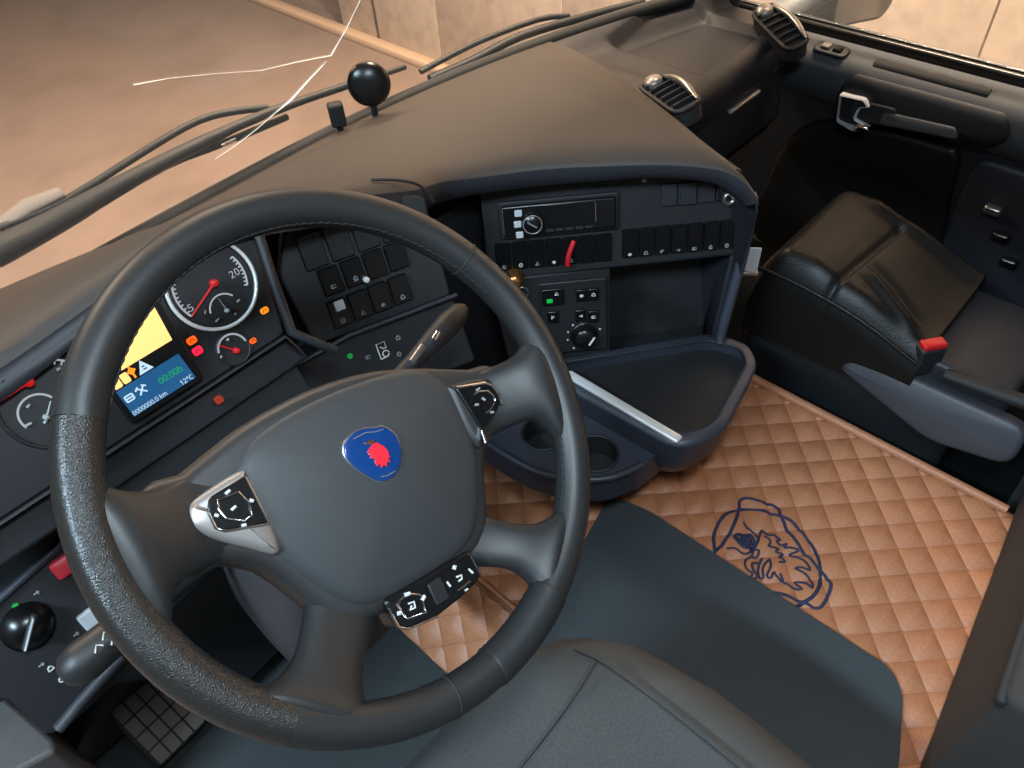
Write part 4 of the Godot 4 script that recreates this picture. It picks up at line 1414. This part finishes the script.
# ---------------------------------------------------------------- floor: quilted mat, rug, pedal
const Q := 0.067
func puffy(x: float, z: float) -> float:
	var s := (x - z - 0.651) / Q
	var q := (x + z - 0.155) / Q
	var a := 2.0 * absf(s - floorf(s) - 0.5)
	var b := 2.0 * absf(q - floorf(q) - 0.5)
	var m := maxf(a, b)
	return 0.0085 * (1.0 - pow(m, 2.0))
func diamond_mesh(poly: PackedVector2Array, c: Vector2, hgt: Callable) -> ArrayMesh:
	var o := Mb.ccw(poly)
	var pts := PackedVector2Array()
	for i in o.size():
		pts.append(o[i])
		pts.append(o[i].lerp(o[(i + 1) % o.size()], 0.5))
	var b := Mb.new()
	var rs := []
	for s in [1.0, 0.88, 0.66, 0.36]:
		var r := PackedVector3Array()
		for p in pts:
			var q: Vector2 = c + (p - c) * s
			r.append(Vector3(q.x, q.y, hgt.call(q)))
		rs.append(r)
	b.rows(rs, true)
	var last: PackedVector3Array = rs[-1]
	for j in last.size():
		b.tri(Vector3(c.x, c.y, hgt.call(c)), last[(j + 1) % last.size()], last[j], b.g)
	return b.done()
func floor_things():
	var t := thing("floor_mat", "tan quilted leather mat with dark blue emblem over the engine tunnel", "floor mat")
	var y0 := 0.116
	# base sheet: top and the turned-down side towards the driver
	var b := Mb.new()
	b.rows([PackedVector3Array([Vector3(0.118, 0.003, -0.45), Vector3(0.118, 0.003, 0.56)]), PackedVector3Array([Vector3(0.234, y0 - 0.004, -0.45), Vector3(0.234, y0 - 0.004, 0.56)]), PackedVector3Array([Vector3(0.244, y0, -0.45), Vector3(0.244, y0, 0.56)]), PackedVector3Array([Vector3(0.925, y0, -0.45), Vector3(0.925, y0, 0.56)])], false)
	part("base_sheet", b, M.tan_seam, t)
	var edge := PackedVector2Array([Vector2(0.246, 0.45), Vector2(0.918, 0.45), Vector2(0.918, -0.555), Vector2(0.246, -0.555)])
	var rugp := planp([530, -90, 548, 480, 120, 520, 120, 60])
	var rug_in := Mb.inset(Mb.ccw(planp([507, -67, 526, 470, 150, 500, 150, 20])), 0.03)
	var full: ArrayMesh = null
	for i in range(-12, 16):
		for j in range(-6, 22):
			var s: float = 0.651 + (i + 0.5) * Q
			var q: float = 0.155 + (j + 0.5) * Q
			var c := Vector2((s + q) / 2, (q - s) / 2)       # x, z
			if c.x < 0.20 or c.x > 0.96 or c.y < -0.42 or c.y > 0.56: continue
			if Geometry2D.is_point_in_polygon(Vector2(c.x, -c.y), rug_in): continue
			var h := Q / 2 - 0.0004
			var d := PackedVector2Array([Vector2(0, h), Vector2(h, 0), Vector2(0, -h), Vector2(-h, 0)])
			var moved := PackedVector2Array()
			for p in d: moved.append(p + Vector2(c.x, -c.y))
			var hf := func(p: Vector2) -> float: return puffy(c.x + p.x, c.y - p.y)
			var inside := true
			for p in moved:
				if p.x < 0.246 or p.x > 0.918 or p.y > 0.45 or p.y < -0.555: inside = false
			if inside:
				if full == null: full = diamond_mesh(d, Vector2.ZERO, hf)
				part("quilt_diamond", full, M.tan_leather, t, plan(Vector3(c.x, y0, c.y)))
			else:
				for cut in Geometry2D.intersect_polygons(moved, edge):
					if cut.size() < 3: continue
					var loc := PackedVector2Array()
					var cc := Vector2.ZERO
					for p in cut:
						loc.append(p - Vector2(c.x, -c.y))
						cc += p - Vector2(c.x, -c.y)
					cc /= cut.size()
					part("quilt_diamond", diamond_mesh(loc, cc, hf), M.tan_leather, t, plan(Vector3(c.x, y0, c.y)))
	# the turned-down side
	var sd := Vector3(0.116, 0.113, 0).normalized()
	var sn := Vector3(-0.113, 0.116, 0).normalized()
	var sf := Transform3D(Basis(Vector3(0, 0, 1), sd, sn), Vector3(0.118, 0.003, 0))
	var lim := PackedVector2Array([Vector2(-0.45, 0.004), Vector2(0.1, 0.004), Vector2(0.1, 0.158), Vector2(-0.45, 0.158)])
	for i in range(-7, 3):
		for j in 6:
			var c := Vector2(0.067 * (i + 0.5 * (j % 2)), 0.0335 * j)
			var d := PackedVector2Array([Vector2(0, 0.0331), Vector2(0.0331, 0), Vector2(0, -0.0331), Vector2(-0.0331, 0)])
			var mvd := PackedVector2Array()
			for p in d: mvd.append(p + c)
			for cut in Geometry2D.intersect_polygons(mvd, lim):
				var loc := PackedVector2Array()
				var cc := Vector2.ZERO
				for p in cut:
					loc.append(p - c)
					cc += p - c
				cc /= cut.size()
				var hf := func(p: Vector2) -> float: return 0.006 * (1.0 - pow((absf(p.x) + absf(p.y)) / 0.0335, 2.2))
				part("quilt_diamond", diamond_mesh(loc, cc, hf), M.tan_leather, t, sf * mv(c.x, c.y, 0.001))
	# piped edges
	for e in [[Vector3(0.922, y0 + 0.006, -0.45), Vector3(0.922, y0 + 0.006, 0.46), 0.009], [Vector3(0.240, y0 + 0.003, -0.45), Vector3(0.240, y0 + 0.003, 0.49), 0.004]]:
		b = Mb.new()
		b.tube([e[0], e[0].lerp(e[1], 0.5), e[1]], e[2], 10)
		part("piping", b, M.tan_leather, t)
	# embroidered emblem (x, z in mm)
	var E := {
		"ring": [533, 133, 556, 116, 581, 107, 610, 106, 637, 119, 652, 138, 662, 161, 666, 180, 668, 202, 659, 231, 644, 256, 621, 277, 594, 290, 567, 293, 545, 286, 528, 277, 517, 267],
		"tab": [519, 132, 562, 133, 599, 128, 634, 117, 655, 109, 669, 132, 681, 163, 668, 177, 649, 203, 630, 240, 621, 271, 614, 286, 605, 303, 582, 310, 555, 309, 550, 293, 542, 269, 532, 246, 521, 224],
		"crown1": [618, 136, 612, 148, 610, 163],
		"crown2": [554, 143, 561, 155, 562, 168, 571, 176, 586, 173, 601, 174, 607, 165],
		"blob": [583, 141, 592, 144, 592, 153, 602, 158, 596, 168, 582, 171, 574, 164, 576, 153, 583, 141],
		"blob2": [586, 150, 590, 164, 580, 163, 583, 150],
		"neck": [598, 176, 612, 171, 624, 169, 620, 182, 627, 189, 628, 201, 620, 198, 619, 208, 625, 214, 617, 214, 623, 224, 627, 235, 611, 227, 614, 242, 612, 256, 604, 267, 600, 256, 592, 247, 594, 266, 589, 279, 577, 285, 580, 274, 571, 258, 566, 274, 560, 259, 561, 245, 568, 234, 560, 245, 561, 229],
		"face": [598, 176, 582, 178, 569, 182, 573, 189, 584, 186, 583, 180],
		"beak": [569, 182, 557, 178, 543, 184, 538, 193, 540, 200, 529, 203, 540, 209, 547, 196, 556, 190, 566, 197],
		"mouth": [577, 197, 564, 199, 547, 206, 542, 212, 547, 216, 561, 207, 582, 207],
		"throat": [582, 207, 569, 216, 552, 219, 552, 226, 563, 225, 561, 229],
		"inner1": [601, 196, 608, 209, 600, 207, 605, 219, 596, 216, 597, 228, 585, 222],
		"inner2": [614, 178, 611, 191, 599, 194]}
	b = Mb.new()
	for k in E:
		var l: Array = E[k]
		var p := []
		for i in range(0, l.size(), 2): p.append(Vector3(l[i] * 0.001, 0, l[i + 1] * 0.001))
		p = smooth3(p, 6) if k in ["ring", "tab"] else smooth3(p, 3)
		for i in p.size(): p[i].y = y0 + puffy(p[i].x, p[i].z) + 0.0008
		var w := 0.0030 if k in ["ring", "tab"] else (0.0042 if k.begins_with("blob") else 0.0021)
		b.tube(p, w, 6, false, true, 0.45, Vector3(0, 1, 0))
	part("embroidered_emblem", b, M.blue_thread, t, Transform3D.IDENTITY, "dark blue stitched emblem of a griffin head in a ring")
	# footwell mat on the passenger side
	var fw := thing("footwell_mat", "black rubber mat on the passenger footwell floor", "floor mat")
	part("rubber_sheet", slab(0.94, 1.47, 0.0, 0.010, -0.60, 0.46), M.foot_rubber, fw)
	# rug
	var r := thing("rug", "charcoal carpet rug lying on the tan mat beside the driver's seat", "rug")
	b = Mb.new()
	b.prism(round2(planp([507, -69, 527, 0, 531, 436, 505, 464, 400, 505, 230, 520, 230, 300, 225, 60, 150, 18]), 0.028, 5), 0.123, 0.131, 0.003)
	part("carpet_sheet", b, M.rug, r, plan())
	# pedal
	var pf := frame(Vector3(-0.245, 0.10, -0.385), 4, 48)
	var pe := thing("pedal", "grey brown pedal with a grid of rubber blocks at the lower left", "pedal", pf)
	b = Mb.new()
	b.prism(rrect(0.094, 0.178, 0.010), -0.012, 0.0, 0.002)
	part("pedal_plate", b, M.rubber, pe)
	b = Mb.new()
	b.puff(rrect(0.0185, 0.026, 0.002), 0.0, 0.005, 0.001, 0.0005, 2)
	var blk := b.done()
	for i in 4:
		for j in 6:
			part("tread_block", blk, M.pedal_rubber, pe, mv(-0.0315 + 0.021 * i, -0.0715 + 0.0285 * j, 0))
	b = Mb.new()
	b.tube([Vector3(0, 0, -0.01), Vector3(0, 0.03, -0.03), Vector3(0.0, 0.07, -0.05)], 0.012, 8)
	part("pedal_arm", b, M.black, pe)

# ---------------------------------------------------------------- seats
func seats():
	var t := thing("driver_seat", "dark grey cloth driver's seat cushion at the bottom edge", "seat")
	var cx := -0.030
	var rs := []
	var hw := 0.250
	var prof := [[0.22, 0.20, 0.80], [0.175, 0.28, 0.85], [0.135, 0.35, 0.90], [0.102, 0.395, 0.93], [0.100, 0.425, 0.955], [0.13, 0.447, 0.98], [0.22, 0.452, 1.0], [0.30, 0.450, 1.0], [0.42, 0.443, 1.0], [0.56, 0.435, 1.0], [0.74, 0.43, 1.0]]
	for p in prof:
		var r := PackedVector3Array()
		for k in 25:
			var u := -1.0 + 2.0 * k / 24.0
			var au := absf(u)
			var edge := pow(au, 6.0)
			var x: float = cx + hw * p[2] * u
			var z: float = p[0] + 0.075 * pow(au, 3.2) * (1.0 if p[0] < 0.2 else maxf(0.0, 1.0 - (p[0] - 0.2) * 4.0))
			var bol: float = 0.016 * smoothstep(0.55, 0.8, au) * smoothstep(0.12, 0.25, p[0])
			r.append(Vector3(x, p[1] + bol - edge * 0.07, z))
		var lo := PackedVector3Array([Vector3(cx - hw * p[2] * 0.99, minf(p[1], 0.30), r[0].z)])
		lo.append_array(r)
		lo.append(Vector3(cx + hw * p[2] * 0.99, minf(p[1], 0.30), r[24].z))
		rs.append(lo)
	var b := Mb.new()
	b.rows(rs)
	part("cushion", b, M.seat_cloth, t)
	b = Mb.new()
	b.rbox(0.42, 0.26, 0.48, 0.03, Vector3(cx, 0.135, 0.47))
	part("seat_base", b, M.black, t)
	b = Mb.new()
	b.tube(smooth3([Vector3(-0.20, 0.446, 0.20), Vector3(-0.10, 0.4525, 0.195), Vector3(0.02, 0.4530, 0.195), Vector3(0.10, 0.455, 0.19), Vector3(0.135, 0.459, 0.185)], 3), 0.0022, 6)
	part("seat_seam", b, M.seat_side, t)
	for sx in [-1, 1]:
		b = Mb.new()
		b.tube(smooth3([Vector3(cx + sx * 0.168, 0.440, 0.155), Vector3(cx + sx * 0.172, 0.459, 0.20), Vector3(cx + sx * 0.175, 0.463, 0.30), Vector3(cx + sx * 0.176, 0.455, 0.45), Vector3(cx + sx * 0.176, 0.445, 0.65)], 3), 0.0022, 6)
		part("seat_seam", b, M.seat_side, t)
	# passenger seat
	t = thing("passenger_seat", "dark leather covered passenger seat beside the far door", "seat")
	var hy := func(x: float, z: float) -> float:
		var y := 0.386 - 0.02 * smoothstep(0.0, 0.08, z) - 0.05 * smoothstep(0.06, 0.24, z)
		y -= 0.055 * pow(clampf((-0.045 - z) / 0.045, 0.0, 1.0), 2.0)
		y -= 0.040 * pow(clampf((1.005 - x) / 0.035, 0.0, 1.0), 2.0)
		y -= 0.030 * pow(clampf((x - 1.235) / 0.03, 0.0, 1.0), 2.0)
		y += 0.012 * exp(-pow((x - 1.222) / 0.016, 2.0)) * smoothstep(-0.05, 0.05, z)
		y -= 0.009 * exp(-pow((z - 0.062 - 0.08 * (x - 1.1)) / 0.006, 2.0)) * smoothstep(1.22, 1.20, x)
		var fx := lerpf(1.055, 1.005, clampf((z - 0.07) / 0.14, 0.0, 1.0))
		y += 0.011 * exp(-pow((x - fx) / 0.012, 2.0)) * smoothstep(0.065, 0.10, z) * smoothstep(0.215, 0.18, z)
		y -= 0.006 * exp(-pow((x - fx - 0.026) / 0.010, 2.0)) * smoothstep(0.065, 0.10, z) * smoothstep(0.215, 0.18, z)
		return y
	var rr := []
	for j in 61:
		var z := -0.09 + 0.325 * j / 60.0
		var r := PackedVector3Array([Vector3(0.962, 0.20, z), Vector3(0.964, hy.call(0.97, z) - 0.02, z)])
		for i in 49:
			var x := 0.970 + 0.295 * i / 48.0
			r.append(Vector3(x, hy.call(x, z), z))
		r.append(Vector3(1.272, hy.call(1.265, z) - 0.02, z))
		r.append(Vector3(1.272, 0.20, z))
		rr.append(r)
	var front := PackedVector3Array()
	var back := PackedVector3Array()
	for p in rr[0]: front.append(Vector3(p.x, minf(p.y, 0.25) - 0.04, p.z + 0.01))
	for p in rr[60]: back.append(Vector3(p.x, minf(p.y, 0.25) - 0.04, p.z))
	rr.push_front(front)
	rr.append(back)
	b = Mb.new()
	b.rows(rr, false, false, false, [61])
	part("cushion", b, M.brown_hide, t)
	b = Mb.new()
	b.tube(smooth3([Vector3(0.968, 0.345, -0.085), Vector3(0.966, 0.348, 0.0), Vector3(0.967, 0.330, 0.12), Vector3(0.968, 0.292, 0.23)], 4), 0.004, 8)
	part("edge_piping", b, M.brown_hide, t)
	b = Mb.new()
	b.rbox(0.24, 0.06, 0.16, 0.01, Vector3(1.12, 0.255, 0.30))
	part("rear_panel", b, M.fascia, t)
	b = Mb.new()
	b.rbox(0.28, 0.24, 0.42, 0.02, Vector3(1.12, 0.13, 0.12))
	part("seat_base", b, M.black, t)
	b = Mb.new()
	b.puff(round2(P2([112, 225, 125, 255, 165, 270, 425, 275, 430, 200, 300, 175]), 0.03), -0.02, 0.01, 0.010, 0.004)
	part("side_cover", b, M.seat_plastic, t, Transform3D(Basis(Vector3(0, 0, 1), Vector3(0.35, 0.94, 0).normalized(), Vector3(-0.94, 0.35, 0).normalized()).orthonormalized(), Vector3(0.885, 0.0, 0.0)))
	b = Mb.new()
	b.tube([Vector3(0.985, 0.285, 0.275), Vector3(0.985, 0.293, 0.35), Vector3(0.99, 0.30, 0.44)], [0.014, 0.016, 0.017], 10, false, true, 0.7)
	part("tilt_lever", b, M.rubber, t)
	for k in 2:
		b = Mb.new()
		b.rbox(0.012, 0.018, 0.44, 0.003, Vector3(0.955 + 0.05 * k, 0.03 + 0.05 * k, 0.10))
		part("seat_rail", b, M.black_gloss, t)
	b = Mb.new()
	b.rbox(0.03, 0.012, 0.02, 0.003, Vector3(0.955, 0.045, 0.03))
	part("rail_catch", b, M.dull_chrome, t)
	# buckle
	var k := thing("seat_belt_buckle", "black seat belt buckle with red release button by the passenger seat", "buckle", Transform3D(Basis(Vector3.UP, deg_to_rad(-38)), Vector3(1.000, 0.290, 0.235)))
	b = Mb.new()
	b.rbox(0.046, 0.060, 0.026, 0.006, Vector3(0, -0.004, 0))
	part("buckle_body", b, M.black, k)
	b = Mb.new()
	b.rbox(0.042, 0.012, 0.022, 0.004, Vector3(0, 0.030, 0.001))
	part("release_button", b, M.red_plastic, k)
	# bunk base along the rear
	var bk := thing("bunk_base", "dark brown bunk base standing at the back of the mat", "bunk", Transform3D(Basis(Vector3.UP, deg_to_rad(6)), Vector3(0.917, 0.0, 0.470)))
	b = Mb.new()
	b.rbox(1.02, 0.318, 0.55, 0.015, Vector3(-0.02, 0.285, 0.275))
	part("front_panel", b, M.bunk, bk)
	b = Mb.new()
	b.rbox(1.02, 0.018, 0.012, 0.005, Vector3(-0.02, 0.425, 0.0))
	part("top_edge", b, M.rubber, bk)

# ---------------------------------------------------------------- outside the glass
func outside_things():
	var on := func(x: float, y: float, off: float) -> Vector3: return Vector3(x, y, zb(x) + 0.17 * (y - 0.6) + off)
	var t := thing("wiper", "long black wiper lying along the foot of the windscreen on the driver's side", "wiper", Transform3D.IDENTITY, "windscreen wipers")
	var b := Mb.new()
	b.tube(smooth3([on.call(-0.03, 0.655, -0.05), on.call(0.066, 0.654, -0.05), on.call(0.227, 0.664, -0.045), on.call(0.447, 0.663, -0.04), on.call(0.74, 0.634, -0.04)], 4), [0.021, 0.021, 0.020, 0.019, 0.018, 0.017, 0.015, 0.013, 0.012, 0.011, 0.010, 0.008, 0.008, 0.007, 0.007, 0.006, 0.005], 8)
	part("wiper_blade", b, M.wiper_black, t)
	b = Mb.new()
	b.tube(smooth3([on.call(0.00, 0.672, -0.075), on.call(0.097, 0.666, -0.07), on.call(0.25, 0.680, -0.075), on.call(0.34, 0.683, -0.08), on.call(0.40, 0.676, -0.07), on.call(0.459, 0.660, -0.06)], 3), 0.006, 8)
	part("wiper_arm", b, M.wiper_black, t)
	b = Mb.new()
	b.tube([on.call(0.005, 0.672, -0.08), on.call(0.05, 0.676, -0.085), on.call(0.10, 0.675, -0.08)], [0.012, 0.016, 0.012], 8, false, true, 0.5)
	part("arm_cover", b, M.wiper_dust, t)
	b = Mb.new()
	b.tube(smooth3([on.call(0.13, 0.651, -0.04), on.call(0.25, 0.656, -0.045), on.call(0.36, 0.645, -0.045), on.call(0.48, 0.640, -0.04)], 3), 0.006, 6)
	part("wiper_bow", b, M.wiper_black, t)
	b = Mb.new()
	b.tube([on.call(0.345, 0.650, -0.035), on.call(0.372, 0.648, -0.035)], 0.004, 6)
	part("bow_clip", b, M.chrome, t)
	t = thing("wiper", "shorter black wiper at the foot of the windscreen on the passenger side", "wiper", Transform3D.IDENTITY, "windscreen wipers")
	b = Mb.new()
	b.tube(smooth3([on.call(0.80, 0.585, -0.045), on.call(0.902, 0.588, -0.045), on.call(1.024, 0.602, -0.045), on.call(1.20, 0.596, -0.045), on.call(1.33, 0.590, -0.045)], 4), 0.009, 8)
	part("wiper_blade", b, M.wiper_black, t)
	b = Mb.new()
	b.tube(smooth3([on.call(0.79, 0.60, -0.06), on.call(0.93, 0.612, -0.065), on.call(1.08, 0.615, -0.065), on.call(1.15, 0.605, -0.055)], 3), 0.006, 8)
	part("wiper_arm", b, M.wiper_black, t)
	# mirror beyond the passenger window
	t = thing("side_mirror", "black framed side mirror outside the passenger window", "mirror", Transform3D(Basis(Vector3(0.93, 0.0, 0.35).normalized(), Vector3(0.0, 1.0, 0.0), Vector3(-0.35, 0.0, 0.93).normalized()).orthonormalized(), Vector3(1.80, 0.62, -0.33)))
	b = Mb.new()
	b.puff(round2(P2([-95, -160, 85, -175, 110, -140, 110, 220, -95, 220]), 0.03), -0.06, 0.0, 0.01, 0.0)
	part("mirror_case", b, M.rubber, t)
	b = Mb.new()
	b.prism(round2(P2([-85, -150, 80, -164, 100, -135, 100, 210, -85, 210]), 0.025), 0.0, 0.003, 0.001)
	part("mirror_glass", b, M.mirror, t)
	b = Mb.new()
	b.tube([Vector3(-0.08, -0.06, -0.03), Vector3(-0.16, -0.10, -0.04), Vector3(-0.28, -0.12, -0.03)], [0.03, 0.035, 0.04], 10)
	part("mirror_arm", b, M.door_grey, t)

func small_things():
	# suction mount and little box on the windscreen foot
	var t := thing("suction_mount", "round black holder pad on a short stem at the windscreen foot", "holder", Transform3D(Basis(Vector3(0.90, 0.0, 0.43).normalized(), Vector3(-0.25, 0.83, 0.5).normalized(), Vector3(-0.36, -0.55, 0.76).normalized()).orthonormalized(), Vector3(0.600, 0.676, -0.680)))
	t.transform.basis = Basis.looking_at(Vector3(0.55, -0.25, -0.80), Vector3.UP)
	var b := Mb.new()
	b.lathe([[0.0, 0.012], [0.016, 0.011], [0.029, 0.007], [0.036, 0.002], [0.037, -0.002], [0.030, -0.008], [0.012, -0.011], [0.0, -0.011]], 32)
	part("pad", b, M.black_gloss, t)
	b = Mb.new()
	b.tube([Vector3(0, -0.030, -0.004), Vector3(0, -0.040, -0.008), Vector3(0.0, -0.072, -0.015)], [0.009, 0.006, 0.006], 8)
	part("stem", b, M.rubber, t)
	t = thing("sensor_box", "small black box beside the round holder at the windscreen foot", "sensor", Transform3D(Basis(Vector3.UP, -0.5), Vector3(0.532, 0.646, -0.694)))
	b = Mb.new()
	b.rbox(0.026, 0.040, 0.022, 0.004, Vector3.ZERO)
	part("case", b, M.rubber, t)
	b = Mb.new()
	b.tube([Vector3(0, -0.018, 0), Vector3(0, -0.036, 0)], 0.006, 8)
	part("foot", b, M.rubber, t)
	# pale tag beside the console
	t = thing("pale_tag", "pale grey plate hanging at the right edge of the centre console", "plate", Transform3D(Basis(Vector3(0, 1, 0), deg_to_rad(-55)), Vector3(0.875, 0.43, -0.068)))
	b = Mb.new()
	b.rbox(0.040, 0.050, 0.004, 0.002, Vector3.ZERO)
	part("plate", b, M.pale_grey, t)
	b = Mb.new()
	b.rbox(0.046, 0.008, 0.008, 0.002, Vector3(0, -0.030, 0.0))
	part("bracket", b, M.dull_chrome, t)
